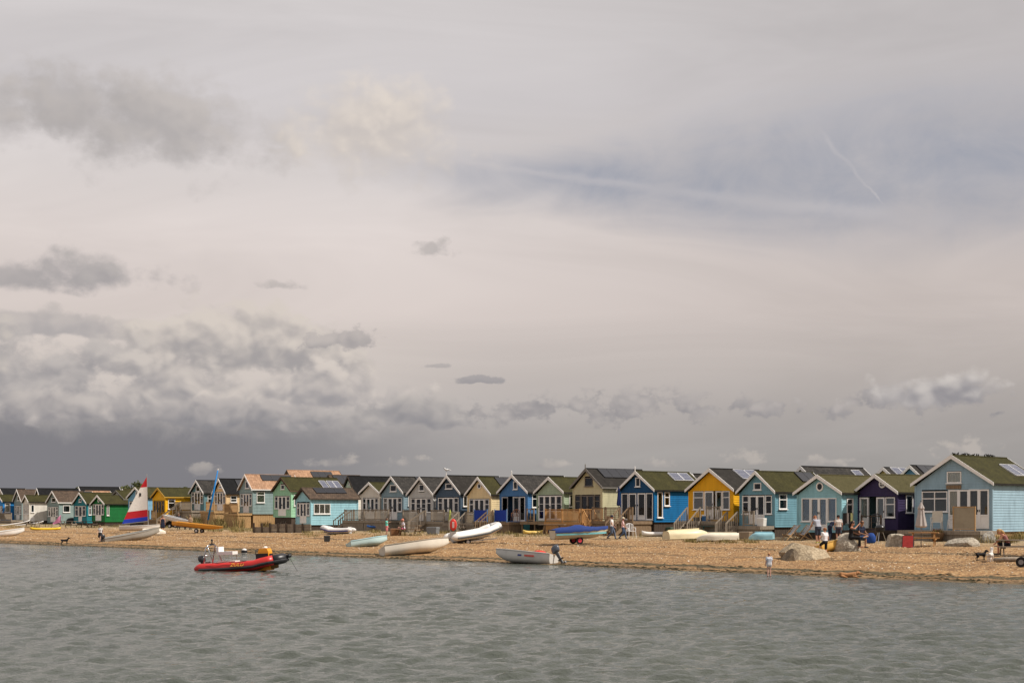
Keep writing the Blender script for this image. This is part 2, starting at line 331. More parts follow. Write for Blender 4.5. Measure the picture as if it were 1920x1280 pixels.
c = tmix(t, tm('MULTIPLY', bandm(2.2, 1.1, .62, 2.5, 0), .9), c, weedc)
wet = tm('SUBTRACT', 1.0, tm('DIVIDE', shw, 2.1), clamp=True)
c = tmix(t, tm('MULTIPLY', wet, .8), c, tmix(t, .5, weedc, (.09, .06, .03)))
sand = tramp(t, n2, [(.3, (.21, .16, .085)), (.55, (.33, .245, .14)), (.75, (.15, .135, .055))])
c = tmix(t, tm('MULTIPLY', tm('SUBTRACT', shw, 19.0), .12, clamp=True), c, sand)
t.links.new(c, b.inputs['Base Color']); b.inputs['Roughness'].default_value = .9
bump(t, b, tm('ADD', vo.outputs['Distance'], tm('MULTIPLY', n2, 1.2)), .8, .09)
me.materials.append(bm_); beach = link('beach', me); beach['kind'] = 'structure'
# ---------------------------------------------------------------- water
r_ = np.exp(np.linspace(math.log(9), math.log(190), 820)); a_ = np.linspace(R(-52), R(48), 520)
RR, AA = np.meshgrid(r_, a_, indexing='ij'); wx = RR*np.sin(AA); wy = RR*np.cos(AA); wz = np.zeros_like(wx)
rng = np.random.RandomState(3)
gust = .75+.35*np.sin(wx*.09+wy*.05)+.25*np.sin(wx*.05-wy*.11+1.3)
for i in range(90):
    lam = math.exp(rng.uniform(math.log(.15), math.log(.85))); th = R(262)+rng.normal(0, .55); k = 2*math.pi/lam
    amp = .0090*lam**.92; ph = rng.uniform(0, 6.28)
    fadeR = np.clip((lam/(RR*.0046)-1.2)/2, 0, 1)
    s_ = np.sin(k*(wx*math.cos(th)+wy*math.sin(th))+ph+.6*np.sin(.3*wx+.23*wy+i)); wz += amp*(s_+.25*s_*s_)*fadeR
sdv = shore_d(wx, wy); wz *= gust*np.clip(-sdv/7+.12, .12, 1); edge = np.clip((190-RR)/30, 0, 1); wz = wz*edge
wv = np.stack([wx, wy, wz], -1).reshape(-1, 3); nr, nc = wx.shape; idx = np.arange(nr*nc).reshape(nr, nc)
wf = np.stack([idx[:-1, :-1], idx[:-1, 1:], idx[1:, 1:], idx[1:, :-1]], -1).reshape(-1, 4)
cx = gx = None
keep = sdv.reshape(-1)[wf].min(1) < 2.5; wf = wf[keep]
me = bpy.data.meshes.new('water'); nb = len(wv)
outer = [(-5000, -4000, -.16), (5000, -4000, -.16), (5000, 7000, -.16), (-5000, 7000, -.16)]
me.from_pydata(wv.tolist()+outer, [], wf.tolist()+[(nb, nb+1, nb+2, nb+3)])
me.polygons.foreach_set('use_smooth', [True]*len(me.polygons))
wm_, t, b = newmat('sea_water'); v = objco(t)
n1 = tnoise(t, v, .06, 4, .5); n2 = tnoise(t, scaled(t, v, (1, 1.4, 1)), 3.6, 5, .65); n3 = tnoise(t, v, 13, 3, .6)
c = tramp(t, n1, [(.3, (.058, .067, .056)), (.7, (.082, .090, .073))]); t.links.new(c, b.inputs['Base Color'])
b.inputs['Roughness'].default_value = .06; b.inputs['IOR'].default_value = 1.333
bump(t, b, M_(t, 'ADD', n2, M_(t, 'MULTIPLY', n3, .35)), .6, .10)
me.materials.append(wm_); water = link('water', me); water['kind'] = 'structure'
# ---------------------------------------------------------------- beach huts
def sfront(x): return .0108*(x+1250)
def px_of(p): return 960+F*p[0]/p[1]
class Hut: pass
def make_hut(name, label, xl, xa, ya, xr, ye, yf, wall, roof, barge='white', ds=1.0, W0=3.6, L=5.2, psi=None, gwin=None, front='std', side=None,
             panel=None, curtain='net', doorc=None, group=None, plinth=True, dtop=1.92, gcol=None, finial=False, ground=None):
    h = Hut(); s = sfront(xa)*ds; Y = F/s; C = Vector(((xa-960)/F*Y, Y)); wpx = xr-xl
    def width(ps, Wd):
        a = C+Vector((-math.cos(ps), math.sin(ps)))*Wd/2; b = C-Vector((-math.cos(ps), math.sin(ps)))*Wd/2
        return px_of(b)-px_of(a)
    if psi is None: psi = min([R(p) for p in np.arange(40, 54, .5)], key=lambda p: abs(width(p, W0)-wpx)+.02*abs(math.degrees(p)-49))
    else: psi = R(psi)
    Wd = W0*wpx/max(1e-3, width(psi, W0)); Wd = min(max(Wd, 2.6), 5.2)
    zf = CH+(HY-yf)/s; za = (yf-ya)/s; ze = (yf-ye)/s
    h.psi, h.W, h.s, h.zf, h.za, h.ze, h.L, h.C = psi, Wd, s, zf, za, ze, L, C
    root = thing(name, label, 'beach hut', (C.x, C.y, zf), -psi, group); h.root = root
    h.gnd = (float(gz(C.x, C.y)) if ground is None else ground)-zf
    hw = Wd/2-.2; slope = (za-ze)/(Wd/2)
    def roof_z(x): return za-.13-slope*abs(x)
    wtop = roof_z(hw)
    # ---- openings
    def pw(px, py):                       # photo pixel -> front wall (u, z)
        d = Vector(((px-960)/F, 1.0)); n = Vector((math.sin(psi), math.cos(psi))); k = C.dot(n)/d.dot(n); P = d*k
        return (P-C).dot(Vector((math.cos(psi), -math.sin(psi)))), CH+(HY-py)/F*k-zf
    def ps_(px, py):                      # photo pixel -> right side wall (v, z)
        ax = Vector((math.cos(psi), -math.sin(psi))); d = Vector(((px-960)/F, 1.0)); k = (C.dot(ax)+hw)/d.dot(ax); P = d*k
        return (P-C).dot(Vector((math.sin(psi), math.cos(psi)))), CH+(HY-py)/F*k-zf
    h.pw, h.ps = pw, ps_
    items = []
    w = 2*hw
    if front == 'std': items = [('W', -.43, -.24), ('D', -.22, 0), ('D', 0, .22), ('W', .24, .43)]
    elif front == 'wide': items = [('W', -.40, -.20), ('D', -.19, 0), ('D', 0, .19), ('W', .20, .40)]
    elif front == 'four': items = [('D', -.42, -.21), ('D', -.21, 0), ('D', 0, .21), ('D', .21, .42)]
    elif front == 'single': items = [('W', -.42, -.16), ('D', -.13, .13), ('W', .16, .42)]
    elif front: items = front
    ops = []; todo = []
    for it in items:
        k, a, b_ = it[:3]; opt = it[3] if len(it) > 3 else {}
        if opt.get('px'): (a, zt), (b_, zb) = pw(*opt['px'][:2]), pw(*opt['px'][2:])
        else:
            a *= w; b_ *= w; zt = opt.get('top', dtop); zb = .02 if k == 'D' else opt.get('bot', .72)
            if k == 'W' and opt.get('full'): zb = .06
        a = max(a, -hw+.04); b_ = min(b_, hw-.04)
        if k == 'O': zb = .02
        ops.append((a, b_, zb, zt))
        if k != 'O': todo.append((k, a, b_, zb, zt, opt))
    gw = None
    if gwin and gwin[0] == 'sq':
        (a, zt), (b_, zb) = pw(gwin[1], gwin[2]), pw(gwin[3], gwin[4]); gw = (a, b_, zb, zt); ops.append(gw)
    sops = []; stodo = []
    for it in (side or []):
        (a, zt), (b_, zb) = ps_(it[0], it[1]), ps_(it[2], it[3]); a = max(a, .1); b_ = min(max(b_, a+.3), L-.1); zt = min(zt, wtop-.08); zb = max(zb, .03)
        sops.append((a, b_, zb, zt)); stodo.append((a, b_, zb, zt, it[4] if len(it) > 4 else {}))
    # ---- lapped boards
    mb = MB(); BH = .15
    def boards(length0, length1, ztop, place, holes, limit=None, mi=0):
        z = -.12
        while z < ztop-.02:
            z1 = min(z+BH, ztop); cuts = []
            a0, a1, t0, t1 = length0, length1, length0, length1
            if limit:
                lo, hi = limit(z), limit(z1)
                if lo <= .02: break
                a0, a1, t0, t1 = max(length0, -lo), min(length1, lo), max(length0, -max(hi, .01)), min(length1, max(hi, .01))
            segs = [(a0, a1)]
            for (u0, u1, q0, q1) in holes:
                if q0 < z1-.02 and q1 > z+.02:
                    ns = []
                    for (p, q) in segs:
                        if u1 <= p or u0 >= q: ns.append((p, q)); continue
                        if u0 > p: ns.append((p, u0))
                        if u1 < q: ns.append((u1, q))
                    segs = ns
            for (p, q) in segs:
                if q-p < .01: continue
                tp = t0 if p == a0 else p; tq = t1 if q == a1 else q
                mb.add([place(p, z, .024), place(q, z, .024), place(tq, z1, .004), place(tp, z1, .004), place(p, z, .0), place(q, z, .0)], [(0, 1, 2, 3), (4, 5, 1, 0)], mi)
            z = z1
    lim = lambda z: hw if z <= wtop else max(0.0, (za-.13-z)/slope)
    boards(-hw, hw, za-.14, lambda u, z, n: (u, -n, z), ops, lim, 1 if gcol else 0)
    boards(0, L, wtop, lambda u, z, n: (hw+n, u, z), sops)
    boards(0, L, wtop, lambda u, z, n: (-hw-n, L-u, z), [])
    boards(-hw, hw, za-.14, lambda u, z, n: (-u, L+n, z), [], lim)
    wallm = mat(wall, .6, .15, 1.1, grain=(2.5, 2.5, .8)); mats = [wallm]+([mat(gcol, .6, .1, 1.6)] if gcol else [])
    mb.build('wall', mats, root)
    trim = {'white': WHITE, 'dark': DARKWOOD, 'grey': mat((.20, .185, .165), .7, .12), 'brown': mat((.10, .06, .04), .8, .2), 'cream': mat((.62, .54, .42), .6, .08), 'yellow': mat((.55, .33, .05), .6, .1)}[barge]
    # corner posts, floor slab, inner lining
    for sx_ in (-1, 1):
        for y_ in (-.04, L-.05): MB().box(sx_*(hw+.012)-.045, sx_*(hw+.012)+.045, y_, y_+.09, -.12, wtop).build('corner_board', wallm, root)
    m2 = MB(); m2.box(-hw+.03, hw-.03, .04, L-.04, -.12, 0); m2.box(-hw+.05, hw-.05, L*.62, L*.62+.05, 0, wtop); m2.build('floor', INTERIOR, root)
    if plinth:
        m2 = MB(); g = min(h.gnd-.25, -.3); nbd = max(6, int(2*hw/.16))
        for i in range(nbd):
            u = -hw+.06+(2*hw-.12)*i/nbd; m2.box(u+.008, u+(2*hw-.12)/nbd-.008, .08, .12, g, -.12)
        nbd = int(L/.2)
        for i in range(nbd): m2.box(hw-.12, hw-.08, .1+i*.2, .1+i*.2+.18, g, -.12)
        m2.build('plinth', DARKWOOD if plinth is True else plinth, root)['kind'] = 'stuff'
    # ---- roof
    m2 = MB(); o = .22; th = .075; ex = Wd/2
    for sx_ in (-1, 1):
        m2.add([(0, -o, za), (0, L+o, za), (sx_*ex, L+o, ze+.11), (sx_*ex, -o, ze+.11), (0, -o, za-th*1.3), (0, L+o, za-th*1.3), (sx_*ex, L+o, ze+.11-th), (sx_*ex, -o, ze+.11-th)],
               [(0, 1, 2, 3), (7, 6, 5, 4), (3, 2, 6, 7), (0, 3, 7, 4), (1, 5, 6, 2)])
    rf = m2.build('roof', roofmat(roof), root)
    MB().tube([(0, -o, za+.005), (0, L+o, za+.005)], .05, 6).build('ridge_cap', roofmat('black' if roof in ('black', 'felt', 'slate') else roof), rf)
    sl = Vector((ex, 0, ze+.11-za)); sl_n = Vector((-(ze+.11-za), 0, ex)).normalized(); sll = sl.length; sl.normalize()
    for pi, pn in enumerate(panel or []):
        a0, a1, q0, q1, kind = pn; ncell = max(1, round((a1-a0)*L/1.0))
        for c_ in range(ncell):
            y0 = (a0+(a1-a0)*c_/ncell)*L+.015; y1 = (a0+(a1-a0)*(c_+1)/ncell)*L-.015; d0, d1 = q0*sll, q1*sll
            p = MB(); e = MB()
            def pt(d, y, n): v_ = Vector((0, y, za))+sl*d+sl_n*n; return tuple(v_)
            p.add([pt(d, y, n) for n in (.03, .075) for y in (y0+.03, y1-.03) for d in (d0+.03, d1-.03)], [(0, 2, 3, 1), (4, 5, 7, 6), (0, 1, 5, 4), (1, 3, 7, 5), (3, 2, 6, 7), (2, 0, 4, 6)])
            fr = MB()
            for (da, ya_, db, yb_) in ((d0, y0, d0+.035, y1), (d1-.035, y0, d1, y1), (d0, y0, d1, y0+.035), (d0, y1-.035, d1, y1)):
                fr.add([pt(d, y, n) for n in (.01, .085) for y in (ya_, yb_) for d in (da, db)], [(0, 2, 3, 1), (4, 5, 7, 6), (0, 1, 5, 4), (1, 3, 7, 5), (3, 2, 6, 7), (2, 0, 4, 6)])
            po = p.build('solar_panel', panelmat(kind), rf)
            fr.build('panel_frame', mat((.04, .04, .045), .4, .1) if kind == 'black' else mat((.6, .6, .6), .4, .05), rf)
    for y_ in (-o-.035, L+o):
        for sx_ in (-1, 1):
            b2 = MB(); wdt = .19
            b2.add([(sx_*x, y, z) for y in (y_, y_+.035) for x, z in ((0, za+.03), (ex+.02, ze+.14), (ex+.02, ze+.14-wdt*.95), (0, za+.03-wdt*1.25))],
                   [(0, 1, 2, 3), (7, 6, 5, 4), (0, 4, 5, 1), (1, 5, 6, 2), (2, 6, 7, 3), (3, 7, 4, 0)])
            b2.build('barge_board', trim, root)
    if finial: MB().tube([(0, -o-.02, za-.1), (0, -o-.02, za+.28), (0, -o-.02, za+.36)], [.04, .035, .005], 6).build('finial', trim, root)
    f2 = MB(); f2.box(ex-.01, ex+.02, -o, L+o, ze+.0, ze+.10); f2.build('fascia', trim if barge != 'white' or roof in ('tan', 'brown') else roofmat('felt'), root)
    # ---- windows and doors
    frm = WHITE if doorc is None else mat(doorc, .6, .08)
    curt = {'net': NET, 'cream': CREAMCLOTH, 'blue': mat((.05, .21, .42), .8, .1), 'grey': mat((.46, .47, .46), .9, .1), 'dark': None}
    def quadbox(m_, fn, a, b_, z0, z1, n0, n1): m_.add([fn(u, z, n) for n in (n0, n1) for z in (z0, z1) for u in (a, b_)], [(0, 2, 3, 1), (4, 5, 7, 6), (0, 1, 5, 4), (1, 3, 7, 5), (3, 2, 6, 7), (2, 0, 4, 6)])
    def glazed(nm, fn, a, b_, z0, z1, cols=1, tr=None, cur='net', fw=.06, panelh=0, handle=None, bars=0, fmat=None):
        fm = fmat or frm; m_ = MB(); n0, n1 = -.05, .055
        for (p, q, r, t_) in ((a, a+fw, z0, z1), (b_-fw, b_, z0, z1), (a+fw, b_-fw, z1-fw, z1), (a+fw, b_-fw, z0, z0+fw*(1.0 if not panelh else 1.6))): quadbox(m_, fn, p, q, r, t_, n0, n1)
        ia, ib = a+fw, b_-fw; zb = z0+fw
        if panelh: quadbox(m_, fn, ia, ib, z0+fw, z0+panelh, n0, n1-.035); quadbox(m_, fn, ia, ib, z0+panelh-.02, z0+panelh+.05, n0, n1-.004); zb = z0+panelh+.05
        cells = []
        for c_ in range(cols):
            ca = ia+(ib-ia)*c_/cols; cb = ia+(ib-ia)*(c_+1)/cols
            if c_: quadbox(m_, fn, ca-.025, ca+.025, zb, z1-fw, n0, n1-.006); ca += .025
            if c_ < cols-1: cb -= .025
            if tr: quadbox(m_, fn, ca, cb, tr-.028, tr+.028, n0, n1-.008); cells += [(ca, cb, zb, tr-.028), (ca, cb, tr+.028, z1-fw)]
            else: cells.append((ca, cb, zb, z1-fw))
            for k_ in range(bars): zz = zb+(z1-fw-zb)*(k_+1)/(bars+1); quadbox(m_, fn, ca, cb, zz-.015, zz+.015, -.01, n1-.012)
        if nm == 'window': quadbox(m_, fn, a-.05, b_+.05, z0-.05, z0, -.02, .11)
        wo_ = m_.build(nm, fm, root)
        for (ca, cb, c0, c1) in cells:
            g = MB(); quadbox(g, fn, ca-.005, cb+.005, c0-.005, c1+.005, .0, .008); g.build('pane', glass(), wo_)
        if cur and curt.get(cur):
            k_ = MB(); n = max(4, int((ib-ia)/.06)); rng_ = [(ia+(ib-ia)*i/n, -.035-.02*math.sin(i*1.9)-.012*(i % 2)) for i in range(n+1)]
            k_.add([fn(u, z, q) for z in (zb, z1-fw) for u, q in rng_], [(i, i+1, n+2+i, n+1+i) for i in range(n)]); k_.build('curtain', curt[cur], wo_)
        if handle is not None:
            hm = MB(); quadbox(hm, fn, handle-.015, handle+.015, 1.0, 1.13, n1, n1+.04); hm.build('handle', BLACK, wo_)
    ff = lambda u, z, n: (u, -n, z)
    for i, (k, a, b_, z0, z1, opt) in enumerate(todo):
        cur = opt.get('cur', curtain); fm = mat(opt['fc'], .6, .08) if opt.get('fc') else None
        if k == 'D':
            ang = opt.get('open')
            if ang:        # leaf swung out on its outer jamb
                hx = a if opt.get('hinge', 'l') == 'l' else b_; sg = 1 if hx == a else -1; ca_, sa_ = math.cos(R(ang)), math.sin(R(ang))
                fo = lambda u, z, n, hx=hx, sg=sg: (hx+sg*(abs(u-hx)*ca_)+n*sa_*0, -abs(u-hx)*sa_-n*ca_, z)
                glazed('door', fo, a, b_, z0, z1, 1, None, None, .085, opt.get('ph', .62), None, opt.get('bars', 0), fm)
            elif ang is None or ang == 0: glazed('door', ff, a, b_, z0, z1, 1, None, cur, .085, opt.get('ph', .62), (b_-.05 if i % 2 else a+.05), opt.get('bars', 0), fm)
        elif k == 'W': glazed('window', ff, a, b_, z0, z1, opt.get('cols', 1), z1-.42 if opt.get('tr', True) and z1-z0 > .9 else None, cur, .055, 0, None, 0, fm)
    if gw: glazed('window', ff, *gw, 1, None, gwin[5] if len(gwin) > 5 else 'net', .06)
    if gwin and gwin[0] == 'round':
        u, z = pw(gwin[1], gwin[2]); r = gwin[3]/s; m_ = MB(); n = 20
        ring = lambda rr, nn: [(u+rr*math.cos(2*math.pi*k/n), -nn, z+rr*math.sin(2*math.pi*k/n)) for k in range(n)]
        m_.loft([ring(r*1.42, .0), ring(r*1.42, .075), ring(r, .075), ring(r, .03)], 0, True, False)
        if len(gwin) > 4: m_.box(u-.02, u+.02, -.06, -.035, z-r, z+r); m_.box(u-r, u+r, -.062, -.036, z-.02, z+.02)
        wo_ = m_.build('round_window', WHITE, root); g = MB(); g.add(ring(r*1.05, .032), [tuple(range(n))]); g.build('pane', mat((.02, .02, .022), .08, .05), wo_)
    fsd = lambda u, z, n: (hw+n, u, z)
    for (a, b_, z0, z1, opt) in stodo:
        glazed('window', fsd, a, b_, z0, z1, opt.get('cols', 1), (z1-.36 if opt.get('tr') else None), opt.get('cur', 'dark'), .06, 0, None, 0, WHITE)
    h.hw, h.wtop = hw, wtop
    h.fl = lambda u, v, z=0.0: root.matrix_basis @ Vector((u, v, z))
    return h
HUTS = {}
def H(key, *a, **k): HUTS[key] = make_hut(*a, **k); return HUTS[key]
BLUEG = sp(150, 182, 190); CREAM = sp(250, 225, 175); MINT = sp(165, 215, 180)
H(1, 'beach_hut', 'large pale blue hut with mossy roof lined with birds beside tan canvas windbreak', 1713, 1787, 853, 1868, 910, 992, sp(160, 190, 206), 'moss', L=6.2, W0=4.6, psi=46,
  gwin=('sq', 1776, 884, 1803, 905), dtop=2.05, front=[('W', 0, 0, dict(px=(1729, 921, 1777, 959), cols=2, cur='dark')), ('D', 0, 0, dict(px=(1779, 918, 1798, 991), cur='cream', ph=.75)), ('D', 0, 0, dict(px=(1798, 918, 1817, 991), cur='dark', ph=.75)),
  ('D', 0, 0, dict(px=(1817, 917, 1836, 991), cur='dark', ph=.75)), ('D', 0, 0, dict(px=(1836, 917, 1855, 991), cur='dark', ph=.75))], panel=[(.62, .95, .30, .72, 'grid')], plinth=TANWOOD)
H(2, 'beach_hut', 'dark purple hut with white door standing open and mossy olive roof', 1605, 1644, 889, 1691, 926, 992, sp(62, 50, 88), 'olive', W0=3.5, gwin=('round', 1655, 907, 5.2, 1),
  front=[('D', -.42, -.20, dict(cur='grey')), ('O', -.2, .0), ('D', .0, .2, dict(cur='dark')), ('W', .22, .45, dict(cur='dark'))], side=[(1698, 924, 1711, 961, dict(cur='cream'))])
HUTS[2].root['label'] = 'dark purple hut with round window, white door ajar and mossy olive roof'
H(3, 'beach_hut', 'pale turquoise hut with round dark window and blue-curtained doors', 1492, 1536, 890, 1583, 927, 994, sp(156, 206, 216), 'olive', W0=3.8, gwin=('round', 1538, 912, 6.0), curtain='blue', dtop=1.98,
  front=[('W', -.40, -.20, dict(full=0, bot=.55, tr=False)), ('D', -.19, 0, dict(ph=.3)), ('D', 0, .19, dict(ph=.3)), ('W', .20, .40, dict(bot=.55, tr=False))], side=[(1587, 934, 1599, 980, dict(tr=True, cur='blue'))], ds=1.02)
H(4, 'beach_hut', 'tall pale sage hut with grey slate roof behind the turquoise hut', 1467, 1505, 874, 1546, 919, 984, sp(185, 205, 190), 'slate', W0=3.8, L=6, ds=.93, gwin=('sq', 1506, 894, 1515, 907), front='std', panel=[(.75, .9, .15, .5, 'grid')])
H(5, 'beach_hut', 'steel blue hut with white double doors, small square window and mossy roof', 1385, 1420, 883, 1458, 925, 984, sp(118, 165, 180), 'moss', W0=3.4, gwin=('sq', 1414, 905, 1428, 918, 'dark'), side=[(1460, 925, 1475, 954, dict(tr=True))], panel=[(.66, .98, .03, .5, 'black')], curtain='grey')
H(6, 'beach_hut', 'bright yellow hut with dark roof, solar panel and white door ajar', 1289, 1333, 878, 1380, 921, 975, sp(250, 186, 30), 'felt', W0=4.1, dtop=1.95,
  front=[('W', -.40, -.16, dict(cur='dark')), ('D', -.14, .06, dict(cur='dark')), ('O', .06, .16), ('D', .13, .26, dict(open=60, hinge='r')), ('W', .27, .43, dict(cur='dark'))], panel=[(.42, .88, .04, .5, 'grid')])
H(7, 'beach_hut', 'deep blue hut with white glazed front and mossy roof beside the yellow hut', 1161, 1195, 883, 1231, 921, 975, sp(0, 112, 172), 'moss', W0=3.7, gwin=('sq', 1192, 895, 1201, 912, 'dark'), finial=True, gcol=sp(20, 80, 125),
  front=[('W', -.47, -.27, dict(full=1, tr=False, cur='grey')), ('D', -.25, -.02, dict(cur='grey', ph=.3)), ('D', .02, .25, dict(cur='dark', ph=.3)), ('W', .27, .47, dict(full=1, tr=False, cur='dark'))], side=[(1232, 921, 1242, 970, dict()), (1245, 920, 1255, 948, dict(tr=True, cur='cream'))], panel=[(.55, .95, .08, .5, 'grid')])
H(8, 'beach_hut', 'khaki hut with grey-brown barge boards and large black roof panel', 1073, 1102, 878, 1134, 916, 977, sp(214, 207, 168), 'felt', barge='grey', W0=3.7, gwin=('sq', 1097, 895, 1112, 911, 'grey'), curtain='grey', doorc=(.16, .14, .12), panel=[(.16, .85, .02, .5, 'black')], finial=True)
H(9, 'beach_hut', 'sage green hut with four white glazing-bar doors and mossy roof', 1004, 1032, 894, 1060, 925, 976, sp(178, 195, 168), 'moss', W0=3.5, front=[('D', -.44, -.22, dict(ph=.12, bars=2)), ('D', -.22, 0, dict(ph=.12, bars=2)), ('D', 0, .22, dict(ph=.12, bars=2, cur='dark')), ('D', .22, .44, dict(ph=.12, bars=2, cur='dark'))], side=[(1067, 926, 1076, 950, dict())])
H(10, 'beach_hut', 'mid blue hut with doors open to a dark room and slate roof', 935, 963.5, 890, 992.5, 925, 977, sp(80, 130, 182), 'slate', W0=3.6, gwin=('sq', 963, 902, 971, 917, 'dark'), finial=True,
  front=[('W', -.42, -.25, dict(full=1, tr=False, cur='grey')), ('D', -.22, .0, dict(open=85)), ('D', .0, .2, dict(open=85, hinge='r')), ('W', .22, .42, dict(full=1, tr=False, cur='grey'))], side=[(997, 926, 1009, 951, dict(tr=True, cur='cream'))])
H(11, 'beach_hut', 'cream hut with small round window and black panel on mossy roof', 874, 899, 894, 923, 929, 980, CREAM, 'moss', W0=3.4, gwin=('round', 899.5, 911, 3.8), panel=[(.28, .98, .02, .5, 'black')], curtain='grey')
H(12, 'beach_hut', 'dark slate blue hut with white barge boards and near-black roof', 816, 841, 891, 866, 927, 976, sp(78, 98, 118), 'felt', W0=3.6, gwin=('sq', 836, 906, 849, 916), side=[(868, 929, 876, 949, dict())], curtain='grey', finial=True)
H(13, 'beach_hut', 'light grey hut with paned white doors and dark grey roof', 765, 790, 894, 815, 929, 976, sp(205, 205, 202), 'slate', W0=3.6, gwin=('sq', 786, 908, 796, 920, 'dark'), front=[('W', -.43, -.24), ('D', -.22, 0, dict(bars=2)), ('D', 0, .22, dict(bars=2)), ('W', .24, .43)], side=[(816, 931, 820, 950)])
H(14, 'beach_hut', 'blue-grey hut with square gable window above a railed timber deck', 715, 736.5, 893, 760, 926, 974, sp(140, 165, 176), 'slate', W0=3.5, gwin=('sq', 732, 909, 744, 921), side=[(765, 929, 769, 948)], panel=[(.45, .95, .03, .5, 'black')])
H(15, 'beach_hut', 'small off-white hut with mossy roof at the head of the steps', 676, 695, 904, 715, 926, 974, sp(235, 228, 215), 'moss', W0=3.2)
H(16, 'beach_hut', 'white hut with black roof and tiny gable window behind the others', 645, 655, 892, 674, 929, 970, sp(240, 236, 226), 'black', barge='dark', W0=3.6, ds=.9, gwin=('sq', 653, 906, 656.5, 910, 'dark'), front=None)
H(17, 'beach_hut', 'pale sky blue hut with brown felt roof standing forward of the row', 553.5, 569, 914, 585, 936.5, 981, sp(168, 218, 230), 'brown', barge='dark', W0=2.95, ds=1.05, L=5.0, curtain='grey', side=[(588, 944, 619, 963, dict(cols=3, cur='cream'))], panel=[(.18, .83, .04, .52, 'black')], dtop=1.85)
H(18, 'beach_hut', 'mint green hut with dark brown barge boards and solar panels on moss', 511, 529.5, 894, 548, 922, 967, MINT, 'moss', barge='brown', W0=3.3, L=6.4, gwin=('sq', 527, 908, 534, 917), side=[(551, 927, 560, 948, dict(tr=True))], panel=[(.62, .74, .25, .8, 'grid'), (.76, 1.0, .25, .8, 'grid')], curtain='grey')
H(19, 'beach_hut', 'grey-green hut with tan cedar shingle roof and black panels', 449, 462, 889, 476, 919, 961, sp(150, 172, 172), 'tan', W0=3.3, gwin=('sq', 460.5, 902, 468, 915), side=[(481, 921, 496, 942, dict(tr=True, cur='cream'))], panel=[(.28, .95, .03, .42, 'black')], plinth=TANWOOD)
H(20, 'beach_hut', 'peach cream hut with plain black roof between grey-green and teal huts', 402, 413, 897, 428, 927, 957, sp(248, 215, 165), 'black', W0=3.4, gwin=('sq', 411, 911, 417, 915, 'dark'), side=[(432, 929, 444, 941, dict(tr=True))], panel=[(.3, .9, .1, .55, 'black')])
H(21, 'beach_hut', 'dull teal hut with cream glazed doors and panel on grey roof', 357, 370.5, 900, 385, 926, 956, sp(108, 146, 152), 'slate', W0=3.4, gwin=('sq', 368, 911, 375, 921), curtain='cream', side=[(389, 928, 396, 946, dict(tr=True))], panel=[(.45, 1.0, .05, .5, 'black')])
H(22, 'beach_hut', 'golden yellow hut with dark mossy roof behind the raised sail', 285, 298.5, 914, 311.5, 933, 972, sp(255, 195, 20), 'moss', barge='yellow', W0=3.2, ds=1.04, L=6, doorc=(.33, .20, .05), curtain='dark', side=[(315, 936, 328, 954, dict(tr=True))])
H(23, 'beach_hut', 'sky blue hut with narrow gable window next to the raised sail', 239, 256, 913, 272, 934, 972, sp(130, 185, 218), 'moss', W0=3.5, gwin=('sq', 254.5, 922, 258, 933), ds=1.03)
H(24, 'beach_hut', 'white hut with grey barge boards and dark glazed front', 204, 220, 919, 234, 937, 970, sp(238, 236, 228), 'moss', barge='grey', W0=3.5, curtain='dark')
H(25, 'beach_hut', 'bottle green hut with round window and white barge boards', 171, 185, 928, 198, 946, 976, sp(10, 112, 52), 'moss', W0=3.4, ds=1.04, gwin=('round', 185.5, 938, 2.4), curtain='grey', side=[(200, 947, 204, 966, dict())])
H(26, 'beach_hut', 'teal hut with white single door and dark mossy roof', 137, 151, 923, 164, 945, 978, sp(30, 128, 140), 'moss', W0=3.5, ds=1.02, gwin=('sq', 148.5, 935, 153, 941, 'dark'), front='single', side=[(166, 947, 171, 965, dict(tr=True))])
H(27, 'beach_hut', 'grey-blue boarded hut with brown shingle roof and big square side window', 88, 100, 920, 112, 943, 978, sp(142, 162, 160), 'brown', W0=3.4, gwin=('sq', 97, 933, 105, 941, 'grey'), side=[(118, 947, 131, 960, dict())], panel=[(.8, 1.0, .02, .95, 'black')])
H(28, 'beach_hut', 'primrose yellow hut with long black roof among the far huts', 64, 72, 915, 79, 940, 972, sp(245, 228, 170), 'black', W0=3.0, side=[(82, 944, 88, 955, dict(tr=True))], curtain='grey')
H(29, 'beach_hut', 'little white hut with mossy roof among the far huts', 43, 49.5, 928, 56, 942, 974, sp(236, 232, 222), 'moss', W0=2.9, ds=1.03, front='wide', side=[(58, 946, 64, 960, dict())])
H(30, 'beach_hut', 'grey hut with brown tiled roof among the far huts', 26, 34, 917, 42, 940, 974, sp(150, 165, 165), 'brown', W0=3.0, gwin=('sq', 33, 929, 38, 938))
H(31, 'beach_hut', 'vivid blue hut with white side window at the far end', -10, -1, 927, 6, 941, 975, sp(40, 140, 215), 'moss', W0=2.9, ds=1.02, side=[(9, 942, 19, 960, dict(tr=True, cur='cream'))])
